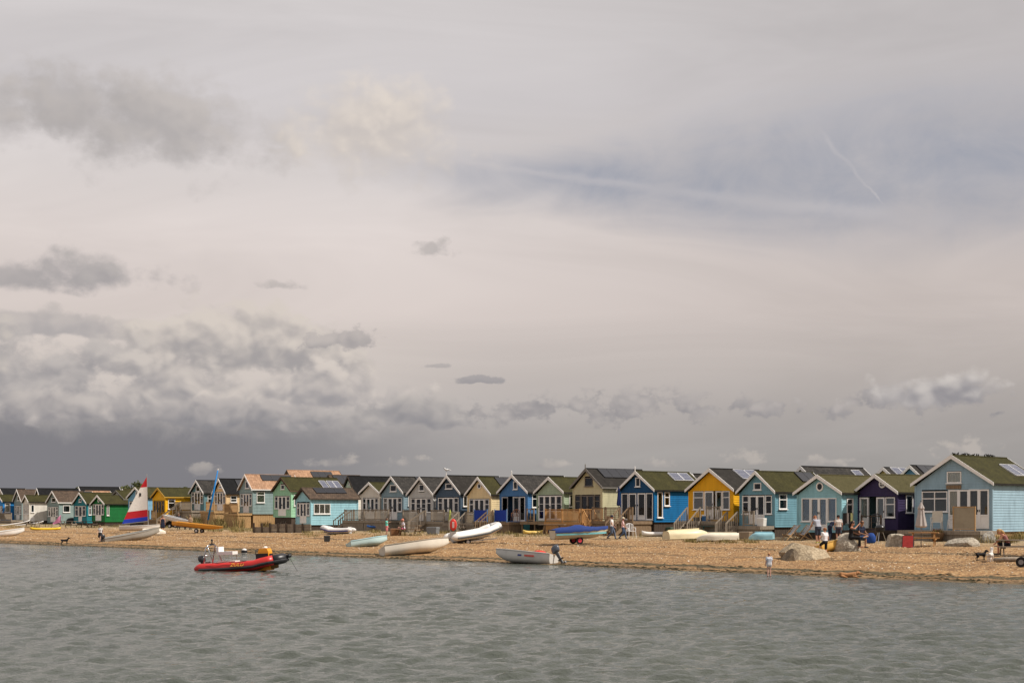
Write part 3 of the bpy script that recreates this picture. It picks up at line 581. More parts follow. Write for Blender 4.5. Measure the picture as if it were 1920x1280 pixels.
# huts of the row behind, seen over the roofs
H(41, 'beach_hut', 'tall hut with tan shingle roof and black panel rising behind the row', 530, 541, 881, 553, 905, 965, sp(190, 175, 150), 'tan', W0=3.6, ds=.90, L=6, front=None, panel=[(.42, .85, .12, .6, 'black')], barge='dark')
H(42, 'beach_hut', 'brown-roofed hut with dark panel half hidden behind the mint green hut', 608, 619, 890, 631, 912, 965, sp(170, 160, 140), 'brown', W0=3.6, ds=.88, front=None, panel=[(.05, .75, .08, .9, 'black')], barge='dark', L=3.4)
H(43, 'beach_hut', 'dark-roofed hut with white barge boards behind the yellow hut', 1290, 1302, 888, 1330, 925, 970, sp(220, 220, 215), 'felt', W0=3.5, ds=.86, front=None, panel=[(.1, .9, .05, .6, 'black')])
H(44, 'beach_hut', 'cream gabled hut with tiled roof behind the purple hut', 1628, 1659, 876, 1690, 908, 975, sp(235, 220, 150), 'slate', W0=3.6, ds=.82, front=None, panel=[(.08, .95, .03, .55, 'grid')])
H(45, 'beach_hut', 'blue gabled hut with black roof panels behind the purple hut', 1680, 1709, 872, 1742, 906, 975, sp(100, 150, 180), 'felt', W0=3.6, ds=.82, front=None, panel=[(.08, .95, .03, .6, 'black')])
H(46, 'beach_hut', 'long black-roofed hut behind the teal and bottle green huts', 141, 150, 912, 159, 935, 970, sp(225, 225, 220), 'black', W0=3.4, ds=.88, L=5.6, front=None)
H(47, 'beach_hut', 'tan-roofed hut peeping over the bottle green hut', 150, 162, 920, 174, 938, 972, sp(200, 190, 170), 'tan', W0=3.4, ds=.93, L=3.2, front=None)
H(48, 'beach_hut', 'black-roofed hut behind the vivid blue hut', -8, 2, 915, 12, 936, 972, sp(200, 195, 185), 'black', W0=3.2, ds=.95, L=3.6, front=None)
H(49, 'beach_hut', 'dark mossy-roofed hut half hidden between sail and white hut', 222, 232, 916, 243, 936, 970, sp(120, 140, 130), 'moss', W0=3.2, ds=.92, front=None)
H(50, 'beach_hut', 'low slate-roofed hut between turquoise and purple huts', 1600, 1622, 894, 1646, 920, 975, sp(170, 180, 180), 'slate', W0=3.4, ds=.84, front=None)
# name plank on the large pale blue hut
h = HUTS[1]; (a, z1), (b_, z0) = h.pw(1775, 909), h.pw(1803, 916)
pl = MB(); pl.box(a, b_, -.06, -.025, z0, z1); pl.build('name_board', WOOD, h.root)
# ---------------------------------------------------------------- decks
BAL = {}
def shared(key, name, mk, mat_, parent, loc, rot=None):
    if key not in BAL: o = mk().build(name, mat_, parent); BAL[key] = o.data
    else: o = link(name, BAL[key], parent)
    o.location = loc
    if rot: o.rotation_euler = rot
    return o
def deck(label, hk, u0, u1, dep, rails=(), mat_=OLDWOOD, dz=-.04, stairs=None, lattice=(), v0=-.08, skirt=True, rh=.92, gap=.13, name='timber_deck', solid=()):
    """rails: list of (ua, va, ub, vb) in the hut's own axes; v negative = in front of the hut"""
    h = HUTS[hk]; root = thing(name, label, 'deck', (h.C.x, h.C.y, h.zf), -h.psi, 'timber decks in front of the huts'); g = h.gnd-.15
    n = max(2, int(dep/.15))
    for i in range(n):
        y1 = v0-dep*i/n; y0 = v0-dep*(i+1)/n+.012
        shared(('bd', round(u1-u0, 2), round(y1-y0, 3), id(mat_)), 'board', lambda: MB().box(0, u1-u0, 0, y1-y0, -.04, 0), mat_, root, (u0, y0, dz))
    m = MB()
    m.box(u0, u1, v0-dep-.03, v0-dep-.003, dz-.22, dz+.0); m.box(u0-.03, u0-.002, v0-dep, v0, dz-.22, dz); m.box(u1+.002, u1+.03, v0-dep, v0, dz-.22, dz); m.build('edge_board', mat_, root)
    if skirt:
        m = MB(); k = int((u1-u0)/.15)
        for i in range(k): m.box(u0+i*.15+.006, u0+i*.15+.144, v0-dep+.05, v0-dep+.08, g, dz-.22)
        k = int(dep/.15)
        for i in range(k): m.box(u1-.08, u1-.05, v0-dep+i*.15+.006, v0-dep+i*.15+.144, g, dz-.22)
        m.build('skirt', mat_, root)['kind'] = 'stuff'
    for u in np.linspace(u0+.06, u1-.06, 3):
        MB().box(u-.05, u+.05, v0-dep+.1, v0-dep+.2, g, dz-.05).build('support_post', mat_, root)
    for (ua, va, ub, vb) in rails:
        p0, p1 = Vector((ua, va, dz)), Vector((ub, vb, dz)); Ln = (p1-p0).length; d = (p1-p0)/Ln
        rl = MB().beam(p0+Vector((0, 0, rh)), p1+Vector((0, 0, rh)), .09, .045).build('railing', mat_, root); MB().beam(p0+Vector((0, 0, .1)), p1+Vector((0, 0, .1)), .045, .07).build('bottom_rail', mat_, rl)
        k = max(2, int(Ln/gap))
        for i in range(k+1):
            pst = i in (0, k) or (Ln > 2.2 and i == k//2); w_ = .085 if pst else .038; q = p0+d*(Ln*i/k)
            shared(('bal', w_, round(rh, 2), id(mat_)), 'post' if pst else 'baluster', lambda: MB().box(-w_/2, w_/2, -w_/2, w_/2, 0 if pst else .07, rh+(.06 if pst else -.02)), mat_, rl, q)
    for (ua, va, ub, vb) in lattice:
        p0, p1 = Vector((ua, va, dz)), Vector((ub, vb, dz)); Ln = (p1-p0).length; d = (p1-p0)/Ln; up = Vector((0, 0, 1)); m = MB()
        nn = d.cross(up)*.012
        for sg in (1, -1):
            x = -rh
            while x < Ln:
                a0 = max(0, x); a1 = min(Ln, x+rh); za0, za1 = a0-x, a1-x
                if sg < 0: za0, za1 = rh-za0, rh-za1
                if a1-a0 > .05: m.beam(p0+d*a0+up*za0+nn*sg, p0+d*a1+up*za1+nn*sg, .014, .035, up=nn)
                x += .14
        m.beam(p0+up*rh, p1+up*rh, .05); m.beam(p0+up*.03, p1+up*.03, .05); m.beam(p0, p0+up*rh, .06); m.beam(p1, p1+up*rh, .06)
        m.build('lattice', mat_, root)
    if stairs:
        su, sv, dx, dy, wd = stairs; drop = dz-h.gnd; nst = max(2, int(round(drop/.19))); run = nst*.27
        d = Vector((dx, dy, 0)).normalized(); a = Vector((-d.y, d.x, 0)); base = Vector((su, sv, dz)); st = MB()
        for sg in (-1, 1): st.beam(base+a*sg*wd/2+Vector((0, 0, -.08)), base+a*sg*wd/2+d*run+Vector((0, 0, -drop-.05)), .045, .22)
        so = st.build('stairs', mat_, root)
        for i in range(nst):
            t_ = MB(); c = base+d*(run*(i+.6)/nst)+Vector((0, 0, -drop*(i+1)/(nst+.3))); t_.beam(c-a*wd/2, c+a*wd/2, .26, .04); t_.build('tread', mat_, so)
        hr = MB()
        for sg in (-1, 1):
            e = base+a*sg*wd/2; hr.beam(e+Vector((0, 0, .9)), e+d*run+Vector((0, 0, -drop+.85)), .05, .08); hr.beam(e+Vector((0, 0, -.2)), e+Vector((0, 0, .93)), .08); hr.beam(e+d*run+Vector((0, 0, -drop-.1)), e+d*run+Vector((0, 0, -drop+.9)), .08)
            for i in range(1, 6): q = e+d*run*i/6+Vector((0, 0, -drop*i/6)); hr.beam(q+Vector((0, 0, -.02)), q+Vector((0, 0, .87)), .035)
        hr.build('handrail', mat_, so)
    return root
# ---------------------------------------------------------------- decks, fences, steps
hw = lambda k: HUTS[k].hw
deck('planked deck with wooden skirt under the large pale blue hut', 1, -hw(1), hw(1)+.3, 1.9, mat_=OLDWOOD, dz=-.05)
deck('dark deck with orange rail in front of the purple hut', 2, -hw(2)+.2, hw(2), 1.5, rails=[(.1, -1.5, hw(2), -1.5)], mat_=DARKWOOD, rh=.85, gap=.5)
deck('weathered deck with dark fence beside the steel blue hut', 4, -hw(4)-.4, hw(4)-1.2, 2.4, rails=[(-hw(4)-.3, -2.4, hw(4)-1.4, -2.4)], mat_=DARKWOOD, gap=.10)
deck('weathered deck with gate posts in front of the steel blue hut', 5, -hw(5), hw(5), 1.3, rails=[(0, -1.3, .9, -1.3)], mat_=OLDWOOD, stairs=(-.9, -1.38, 0, -1, .9))
deck('low grey deck with short fence in front of the yellow hut', 6, -hw(6), hw(6)+.2, 1.4, rails=[(.75, -1.4, hw(6), -1.4)], mat_=OLDWOOD, stairs=(-.3, -1.48, 0, -1, 1.1))
deck('brown railed deck with steps in front of the deep blue hut', 7, -hw(7)-.9, hw(7)-.1, 2.0, rails=[(-hw(7)-.85, -2.0, .25, -2.0), (1.2, -2.0, hw(7)-.15, -2.0)], mat_=WOOD, stairs=(.72, -2.08, 0, -1, .85))
deck('new orange timber deck with close balusters before the khaki hut', 8, -hw(8)-.9, hw(8)+.1, 2.0, rails=[(-hw(8)-.85, -2.0, hw(8)-.2, -2.0), (hw(8)+.05, -2.0, hw(8)+.05, -.1)], mat_=ORANGEWOOD, stairs=(hw(8)+.18, -1.5, 1, -.35, .8))
deck('open deck on posts in front of the sage green hut', 9, -hw(9), hw(9), 1.6, mat_=WOOD, skirt=False, rails=[(-hw(9)+.7, -1.6, -hw(9)+1.5, -1.6)], gap=.8)
deck('deck with steps in front of the mid blue hut', 10, -hw(10)-.9, hw(10)+.2, 2.0, mat_=WOOD, stairs=(-.4, -2.08, -.35, -1, .95))
deck('deck with diamond lattice screens in front of the cream hut', 11, -hw(11)-.9, hw(11)+.2, 1.8, lattice=[(-hw(11)-.85, -1.8, -.35, -1.8), (.55, -1.8, hw(11)+.1, -1.8)], mat_=OLDWOOD, stairs=(.1, -1.88, .2, -1, .8))
deck('railed deck with tall steps in front of the dark slate blue hut', 12, -hw(12), hw(12)+.1, 1.7, rails=[(-.1, -1.7, hw(12), -1.7)], mat_=OLDWOOD, stairs=(-.9, -1.78, -.55, -1, .85))
deck('small railed porch deck in front of the light grey hut', 13, -hw(13)+.6, hw(13), 1.5, rails=[(-.6, -1.5, hw(13)-.1, -1.5)], mat_=OLDWOOD)
deck('grey railed deck in front of the blue-grey hut', 14, -hw(14)-.1, hw(14)+.5, 1.9, rails=[(-hw(14)-.1, -1.9, hw(14)+.4, -1.9)], mat_=OLDWOOD)
deck('railed deck with side steps in front of the off-white hut', 15, -hw(15)-.1, hw(15)+.3, 1.9, rails=[(-hw(15)+.1, -1.9, hw(15)+.3, -1.9)], mat_=OLDWOOD, stairs=(-hw(15)-.2, -1.2, -1, -.5, .9))
deck('tan slatted deck fence in front of the grey-green hut', 19, -hw(19)-.3, hw(19), 1.6, rails=[(-hw(19)-.2, -1.6, hw(19)-.1, -1.6)], mat_=TANWOOD, gap=.11)
deck('tan slatted deck fence in front of the peach cream hut', 20, -hw(20)+.2, hw(20)+.6, 1.6, rails=[(.1, -1.6, hw(20)+.5, -1.6)], mat_=TANWOOD, gap=.11)
deck('grey deck with long stair rails in front of the dull teal hut', 21, -hw(21)-1.6, hw(21)+.3, 1.6, rails=[(-hw(21)-1.5, -1.6, hw(21)+.2, -1.6)], mat_=OLDWOOD, stairs=(-.6, -1.68, -.7, -1, .9))
deck('low deck with brown rails in front of the golden yellow hut', 22, -hw(22), hw(22)+.2, 1.1, rails=[(-hw(22)+.1, -1.1, -.2, -1.1), (.4, -1.1, hw(22), -1.1)], mat_=WOOD)
deck('grey deck with thin rails before the far grey hut', 30, -hw(30)-1.6, hw(30)+.6, 1.6, rails=[(-hw(30)-1.5, -1.6, hw(30)+.5, -1.6)], mat_=OLDWOOD)
deck('low rail deck in front of the primrose yellow hut', 28, -hw(28), hw(28)+1.2, 1.4, rails=[(-hw(28), -1.4, hw(28)+1.1, -1.4)], mat_=OLDWOOD, rh=.7)
# blue wind screens on the mid blue hut's deck
h = HUTS[10]
for (u0, u1, lab) in ((-hw(10)-.85, -hw(10)+.75, 'royal blue wind screen panel left of the steps by the mid blue hut'), (.0, 1.45, 'royal blue wind screen panel right of the steps by the mid blue hut')):
    t_ = thing('wind_screen', lab, 'screen', h.fl(u0, -2.02, -.04), -h.psi, 'blue wind screens'); d = u1-u0
    MB().box(.06, d-.06, -.01, .01, .08, .92).build('panel', mat((.012, .045, .33), .7, .1), t_)
    for u in (0, d-.06): MB().box(u, u+.06, -.03, .03, 0, 1.0).build('post', mat((.12, .22, .42), .7, .1), t_)
# tan canvas windbreak by the large pale blue hut
h = HUTS[1]; (ua, zt), (ub, zb) = h.pw(1826, 947), h.pw(1864, 993)
t_ = thing('canvas_windbreak', 'tan canvas windbreak on a wooden frame in front of the pale blue hut', 'windbreak', h.fl(1.0, -1.85, -.05), -h.psi)
m = MB(); nx, nz = 8, 8
for i in range(nx+1):
    for j in range(nz+1): m.v.append((.05+1.25*i/nx, .03*math.sin(i*.9+j*.5)*math.sin(math.pi*i/nx), .12+1.2*j/nz))
for i in range(nx):
    for j in range(nz): m.f.append((i*(nz+1)+j, (i+1)*(nz+1)+j, (i+1)*(nz+1)+j+1, i*(nz+1)+j+1)); m.m.append(0)
m.build('canvas', mat((.34, .29, .21), .95, .08, 4), t_, True)
for u in (0, 1.31): MB().box(u, u+.06, -.03, .03, 0, 1.36).build('post', TANWOOD, t_)
MB().box(.06, 1.31, -.025, .025, 1.30, 1.35).build('rail', TANWOOD, t_); MB().box(.06, 1.31, -.025, .025, .06, .11).build('rail', TANWOOD, t_)
# ---------------------------------------------------------------- boats
def boat(name, label, cat, loc, yaw, L, B, D, hullc, inc, pitch=0, roll=0, up=False, rise=.3, transom=.75, rim=None, seats=2, group=None, z=0.0, parts=True):
    t_ = thing(name, label, cat, (loc[0], loc[1], loc[2]+z), 0, group); t_.rotation_euler = (R(roll)+(math.pi if up else 0), R(-pitch), R(yaw)) if not up else (math.pi+R(roll), R(pitch), R(yaw))
    n, m_ = 16, 12
    def sect(i, k=1.0, lift=0.0):
        x = L*i/n; f = i/n; b_ = B/2*((transom+(1-transom)*math.sin(min(1, f/.5)*math.pi/2)) if f < .5 else max(.015, math.cos((f-.5)/.5*math.pi/2)**.75))*k
        zs = D*(1+rise*f*f); zk = D*.75*max(0, (f-.62)/.38)**2+lift; pts = []
        for j in range(m_+1):
            a = math.pi*j/m_-math.pi/2; sy = math.sin(a); pts.append((x-L/2-(.0 if f < 1 else 0), b_*math.copysign(abs(sy)**.6, sy), zs-(zs-zk)*max(0, math.cos(a))**.62))
        return pts
    o = [sect(i) for i in range(n+1)]; i_ = [sect(i, .93, .05) for i in range(n+1)]
    m = MB(); m.loft(o, 0, False, False); m.loft(i_, 1, False, False); q = len(o[0])
    for k in (0, n): m.add(o[k]+i_[k], [(j, j+1, q+j+1, q+j) for j in range(q-1)], 0)
    m.add(o[0], [tuple(range(q))], 0); m.add([(p[0]+.03, p[1]*.93, p[2]) for p in o[0]], [tuple(range(q))], 1)
    for e in (0, q-1): m.add([r[e] for r in o]+[r[e] for r in i_], [(k, k+1, n+2+k, n+1+k) for k in range(n)], 0)
    m.build('hull', [mat(hullc, .45, .10, 2), mat(inc, .6, .12, 2)], t_, True)
    if parts:
        g = MB(); g.tube([r[0] for r in o]+[r[-1] for r in o[::-1]], .03, 6); g.build('gunwale', mat(rim or tuple(c*.8 for c in hullc), .5, .1), t_)
        if not up:
            for k in range(seats):
                i = int(n*(.12+.36*k)); y = abs(i_[i][0][1])*.97; zz = D*.78; MB().box(o[i][0][0]-.12, o[i][0][0]+.14, -y, y, zz-.03, zz).build('thwart', mat(inc, .6, .1), t_)
        else: MB().box(-L*.45, L*.25, -.015, .015, -.05, .03).build('keel', mat(hullc, .5, .1), t_)
    return t_
def outboard(parent, x, y, z, sc=1.0, tilt=0, col=(.03, .032, .036)):
    o = bpy.data.objects.new('outboard_motor', None); COL.objects.link(o); o.parent = parent; o.location = (x, y, z); o.rotation_euler = (0, R(tilt), 0); o.scale = (sc,)*3
    m = MB(); ring = lambda zz, a, b_, ox=0: [(-.16+ox+a*math.cos(t)*(1 if math.cos(t) > 0 else 1.15), b_*math.sin(t), zz) for t in np.linspace(0, 2*math.pi, 12, endpoint=False)]
    m.loft([ring(.16, .15, .11), ring(.22, .2, .145), ring(.36, .22, .15, -.02), ring(.48, .19, .13, -.04), ring(.53, .10, .07, -.05)]); m.build('motor_cowl', mat(col, .3, .1), o, True)
    m = MB(); m.loft([ring(.18, .10, .07), ring(-.2, .07, .04), ring(-.5, .06, .025)]); m.box(-.34, -.04, -.10, .10, -.25, -.235); m.tube([(-.32, 0, -.5), (-.0, 0, -.5)], [.05, .03], 8)
    m.add([(-.3, 0, -.5), (-.1, 0, -.5), (-.22, 0, -.68), (-.28, 0, -.68)], [(0, 1, 2, 3)]); m.build('motor_leg', mat((.05, .052, .056), .4, .1), o)
    m = MB()
    for a in range(3): c_, s_ = math.cos(a*2.09), math.sin(a*2.09); m.add([(-.34, 0, -.5), (-.36, .03*c_-.05*s_, -.5+.03*s_+.05*c_), (-.33, .11*c_, -.5+.11*s_), (-.35, .03*c_+.05*s_, -.5+.03*s_-.05*c_)], [(0, 1, 2, 3)])
    m.build('propeller', GREY, o); return o
def inflatable(name, label, loc, yaw, L, B, r, col, noseC, pitch=0, z=0.0, cat='boat', strake=(.02, .02, .022), floorc=(.4, .4, .38), rise=.35, hullc=None, roll=0):
    t_ = thing(name, label, cat, (loc[0], loc[1], loc[2]+z), 0); t_.rotation_euler = (R(roll), R(-pitch), R(yaw)); yb = B/2-r; pth = []
    for f in np.linspace(0, 1, 11): pth.append((-L/2+.15+(L*.62)*f, -yb, r+.05+rise*.25*f**2))
    for a in np.linspace(-90, 90, 13)[1:-1]: pth.append((L*.12+.15+(L*.38-.15-r)*math.cos(R(a)), yb*math.sin(R(a)), r+.05+rise*(.25+.75*math.cos(R(a))**.8)))
    pth += [(p[0], -p[1], p[2]) for p in pth[:11][::-1]]
    def seg(nm, i0, i1, c, rr=1.0, ends=(0, 0)):
        pts = [Vector(p) for p in pth[i0:i1]]; rs = [r*rr]*len(pts)
        if ends[0]: pts = [pts[0]+Vector((-r*1.3, 0, 0)), pts[0]+Vector((-r*.7, 0, 0))]+pts; rs = [r*.25, r*.75]+rs
        if ends[1]: pts = pts+[pts[-1]+Vector((-r*.7, 0, 0)), pts[-1]+Vector((-r*1.3, 0, 0))]; rs = rs+[r*.75, r*.25]
        MB().tube(pts, rs, 14).build(nm, mat(c, .4, .08, 2), t_, True)
    seg('side_tube', 0, 14, col, 1, (1, 0)); seg('bow_tube', 13, 20, noseC, 1.012); seg('side_tube', 19, 33, col, 1, (0, 1))
    for sl_ in (slice(0, 35),):
        MB().tube([(p[0]*1.0+(.0 if abs(p[1]) > yb*.99 else r*.9*math.cos(math.asin(max(-1, min(1, p[1]/yb))))), p[1]+math.copysign(r*.95, p[1])*(abs(p[1])/yb), p[2]-r*.28) for p in pth[sl_]], r*.3, 6).build('rubbing_strake', mat(strake, .5, .1), t_)
    fl = MB(); fl.box(-L/2+.2, L*.2, -yb, yb, .06, .10); fl.build('deck_floor', mat(floorc, .7, .1), t_)
    tr = MB(); tr.box(-L/2+.22, -L/2+.27, -yb+r*.6, yb-r*.6, .0, r*2+.12); tr.build('transom', mat(floorc, .6, .1), t_)
    hm = MB(); st = []
    for f in np.linspace(0, 1, 8): x = -L/2+.2+f*(L*.84); bb = yb*(1 if f < .5 else max(.02, 1-((f-.5)/.5)**2)); zt = .13+rise*.9*(max(0, f-.45)/.55)**1.6; st.append([(x, -bb, zt), (x, -bb*.55, zt*.4-.04+.5*rise*max(0, f-.6)), (x, 0, -.10+rise*1.2*(max(0, f-.5)/.5)**2), (x, bb*.55, zt*.4-.04+.5*rise*max(0, f-.6)), (x, bb, zt)])
    hm.loft(st, 0, False, False); hm.build('hull', mat(hullc or floorc, .5, .1), t_, True)
    return t_, pth
def wheels(t_, xs, y, r, z, rimc=(.6, .6, .6)):
    for x in xs:
        for sg in (-1, 1):
            w = MB(); w.tube([(x, sg*y-.05, z), (x, sg*y+.05, z)], r, 16); wo_ = w.build('wheel', RUBBER, t_)
            q = MB(); q.tube([(x, sg*y-.058, z), (x, sg*y+.058, z)], r*.55, 12); q.build('rim', mat(rimc, .5, .1), wo_)
# --- rescue boat afloat
WL = at(460, 1071); rib, pth = inflatable('rescue_boat', 'red and black rigid inflatable boat floating off the beach with white seat', (WL.x, WL.y, 0), -9, 4.05, 1.65, .225, (.52, .022, .018), (.018, .018, .02), pitch=2.0, z=-.06, rise=.34, floorc=(.30, .29, .27), hullc=(.30, .17, .06))
rib.scale = (.9, .9, .9)
tx = bpy.data.curves.new('lettering', 'FONT'); tx.body = 'ZULU'; tx.size = .23; tx.extrude = .006; tx.shear = .15; tx.space_character = 1.08; to = bpy.data.objects.new('t', tx); COL.objects.link(to)
dg = bpy.context.evaluated_depsgraph_get(); tme = bpy.data.meshes.new_from_object(to.evaluated_get(dg)); bpy.data.objects.remove(to); tme.materials.clear(); tme.materials.append(mat((.80, .42, .06), .5, .03))
lo = link('lettering', tme, rib); lo.location = (-.4, -.858, .345); lo.rotation_euler = (R(55), 0, 0)
m = MB()
for sg in (-1, 1):
    m.tube([(-1.75, sg*.55, .4), (-1.62, sg*.55, 1.18), (-1.55, sg*.5, 1.28), (-1.5, 0, 1.33)], .028, 8); m.tube([(-1.25, sg*.55, .4), (-1.5, sg*.55, 1.15), (-1.57, sg*.52, 1.27)], .024, 8)
m.tube([(-1.66, -.55, .85), (-1.66, .55, .85)], .02, 6); m.build('radar_arch', STEEL, rib, True)
m = MB(); m.box(-1.62, -1.44, -.12, .12, 1.34, 1.38); m.tube([(-1.53, 0, 1.36), (-1.53, 0, 1.5)], .03, 8); m.ball((-1.53, 0, 1.53), .055); m.build('navigation_light', BLACK, rib)
outboard(rib, -1.88, 0, .42, .8, 0, (.05, .05, .055))
m = MB(); m.box(-1.15, -.35, -.32, .32, .10, .58); m.build('seat_base', mat((.70, .68, .64), .5, .05), rib)
m = MB(); m.box(-1.2, -.45, -.34, .34, .86, 1.0); m.box(-1.22, -1.1, -.34, .34, .98, 1.22); m.build('seat_cushion', mat((.80, .76, .72), .5, .04), rib)
for x in (-1.1, -.5):
    for y in (-.3, .3): MB().tube([(x, y, .55), (x, y, .88)], .02, 6).build('seat_leg', STEEL, rib)
m = MB(); ORG = mat((.72, .30, .01), .45, .06)
m.loft([[(x*s_+.95+.0, y*s2, z_) for x, y in ((-.28, -.3), (.3, -.3), (.3, .3), (-.28, .3))] for z_, s_, s2 in ((.1, 1.05, 1.0), (.6, .95, 1.0), (.95, .8, .95), (1.08, .62, .9))]); co = m.build('console', ORG, rib)
MB().box(1.23, 1.26, -.2, .2, .45, .85).build('hatch', BLACK, co); MB().box(.62, 1.2, -.31, -.302, .55, .86).build('side_panel', BLACK, co)
MB().tube([(.60+.02*math.cos(a), .19*math.cos(a), .88+.19*math.sin(a)) for a in np.linspace(0, 2*math.pi, 17)], .018, 6).build('steering_wheel', BLACK, co); MB().ball((.98, 0, 1.12), (.1, .1, .06)).build('compass', WHITE, co)
for y in (-.82, .82): MB().tube([(-1.4, y*.97, .56), (-1.0, y, .50), (-.55, y*.97, .56), (-.1, y, .5), (.35, y*.97, .57)], .014, 5).build('grab_line', BLACK, rib)
MB().tube([(2.1, 0, .62), (2.5, -.25, .05), (2.62, -.3, -.12)], .01, 5).build('mooring_line', BLACK, rib); MB().ball((2.08, 0, .72), (.12, .14, .1)).build('bow_fitting', BLACK, rib)
# mooring buoy
p = at(458, 1038.5); t_ = thing('mooring_buoy', 'small white and black mooring buoy floating behind the rescue boat', 'buoy', (p.x, p.y, 0))
MB().loft([[(r_*math.cos(a), r_*math.sin(a), z_) for a in np.linspace(0, 2*math.pi, 14, endpoint=False)] for r_, z_ in ((.05, -.05), (.15, .02), (.17, .12), (.15, .26), (.06, .33))]).build('float', [mat((.75, .7, .66), .5, .05)], t_, True)
MB().loft([[(r_*math.cos(a), r_*math.sin(a), z_) for a in np.linspace(0, 2*math.pi, 14, endpoint=False)] for r_, z_ in ((.172, .08), (.176, .16), (.16, .24))], 0, True, False).build('band', BLACK, t_, True)
# --- boats on the shingle
def P(x, y): return at(x, y)
wh = (.74, .70, .62)
boat('dinghy', 'long white dinghy lying at the very edge of the far beach', 'boat', P(8, 1005), 30, 3.6, 1.4, .5, (.78, .76, .72), (.6, .6, .58), pitch=5, z=-.05)
t_ = boat('aluminium_boat', 'bare aluminium boat with black outboard near the raised sail', 'boat', P(248, 1013), 32, 4.4, 1.5, .5, (.33, .31, .27), (.28, .27, .25), pitch=8, z=.0, rise=.4); outboard(t_, -2.2, 0, .35, .8, 35)
boat('rowing_boat', 'pale blue rowing boat pulled up on the shingle', 'boat', P(692, 1024), 28, 2.6, 1.15, .42, (.42, .56, .56), (.40, .58, .62), pitch=6, z=-.02, rim=(.35, .55, .6), roll=-14)
boat('dinghy', 'cream white dinghy resting bow up near the water edge', 'boat', P(782, 1038), 24, 3.9, 1.45, .55, (.66, .61, .52), (.78, .75, .70), pitch=5, z=.0, rim=(.30, .26, .2), roll=-14)
# aluminium motor boat with lettering patches
t_ = boat('motor_boat', 'grey aluminium motor boat with outboard and small logos at the water edge', 'boat', P(982, 1055), 152, 3.1, 1.4, .52, (.60, .58, .54), (.62, .61, .57), pitch=3, z=-.03, rise=.15, roll=8)
outboard(t_, -1.62, 0, .42, .95, 38, (.07, .08, .10))
for (x, w_, c_, nm) in ((-.02, .16, (.03, .05, .2), 'logo'), (-.42, .42, (.6, .08, .05), 'logo')):
    MB().box(x-w_, x+w_*.2, .685, .70, .30, .38).build(nm, mat(c_, .5, .1), t_)
m = MB(); m.ball((-.85, .1, .56), (.32, .3, .12)); m.build('red_bag', mat((.6, .05, .03), .7, .15), t_)
# inflatables ashore
t_, _ = inflatable('inflatable_dinghy', 'small white and navy inflatable dinghy by the wooden retaining wall', P(632, 1001), 165, 2.7, 1.35, .2, (.70, .68, .66), (.66, .64, .62), pitch=-4, strake=(.05, .05, .16), floorc=(.5, .5, .5))
p = P(893, 1017); t_, _ = inflatable('inflatable_boat', 'white inflatable boat with grey trim resting on a launching trolley', p, 30, 3.7, 1.6, .24, (.76, .74, .70), (.78, .76, .72), pitch=6, z=.26, strake=(.08, .08, .08), floorc=(.6, .58, .54)); wheels(t_, (-.9,), .5, .2, -.1)
m = MB(); m.beam((-1.2, 0, -.08), (1.5, 0, -.15), .07); m.beam((-.9, -.5, -.1), (-.9, .5, -.1), .05); m.build('trolley_frame', STEEL, t_)
# covered dinghy on trolley
p = P(1088, 1019); t_ = boat('covered_dinghy', 'turquoise and cream dinghy under a royal blue cover on a trolley', 'boat', p, 18, 3.5, 1.5, .55, (.55, .50, .38), (.3, .3, .3), pitch=2, z=.30, rise=.2, rim=(.10, .38, .42)); wheels(t_, (-.25,), .55, .22, -.08, (.7, .05, .08))
m = MB(); rings = []
for f in np.linspace(0, 1, 13):
    x = -1.78+3.56*f; b_ = .80*((.78+.22*math.sin(min(1, f/.5)*math.pi/2)) if f < .5 else max(.05, math.cos((f-.5)/.5*math.pi/2)**.75)); zs = .57*(1+.2*f*f); pk = zs+.24*math.sin(math.pi*min(1, f*1.15+.05))*(.9+.2*math.sin(f*17))
    rings.append([(x, -b_, zs-.16+.02*math.sin(f*40)), (x, -b_-.01, zs+.02), (x, -b_*.5, zs+(pk-zs)*.72), (x, 0, pk), (x, b_*.5, zs+(pk-zs)*.7), (x, b_+.01, zs+.02), (x, b_, zs-.16)])
m.loft(rings, 0, False, False); m.build('cover', mat((.014, .04, .18), .75, .12, 4), t_, True)
MB().loft([[(x, y*1.012, z_) for z_ in (.26, .36)] for x, y in [(-1.72, -.62), (-.9, -.72), (0, -.74), (.7, -.66), (1.2, -.46), (1.6, -.2)]], 0, False, False).build('stripe', mat((.16, .46, .50), .5, .1), t_)
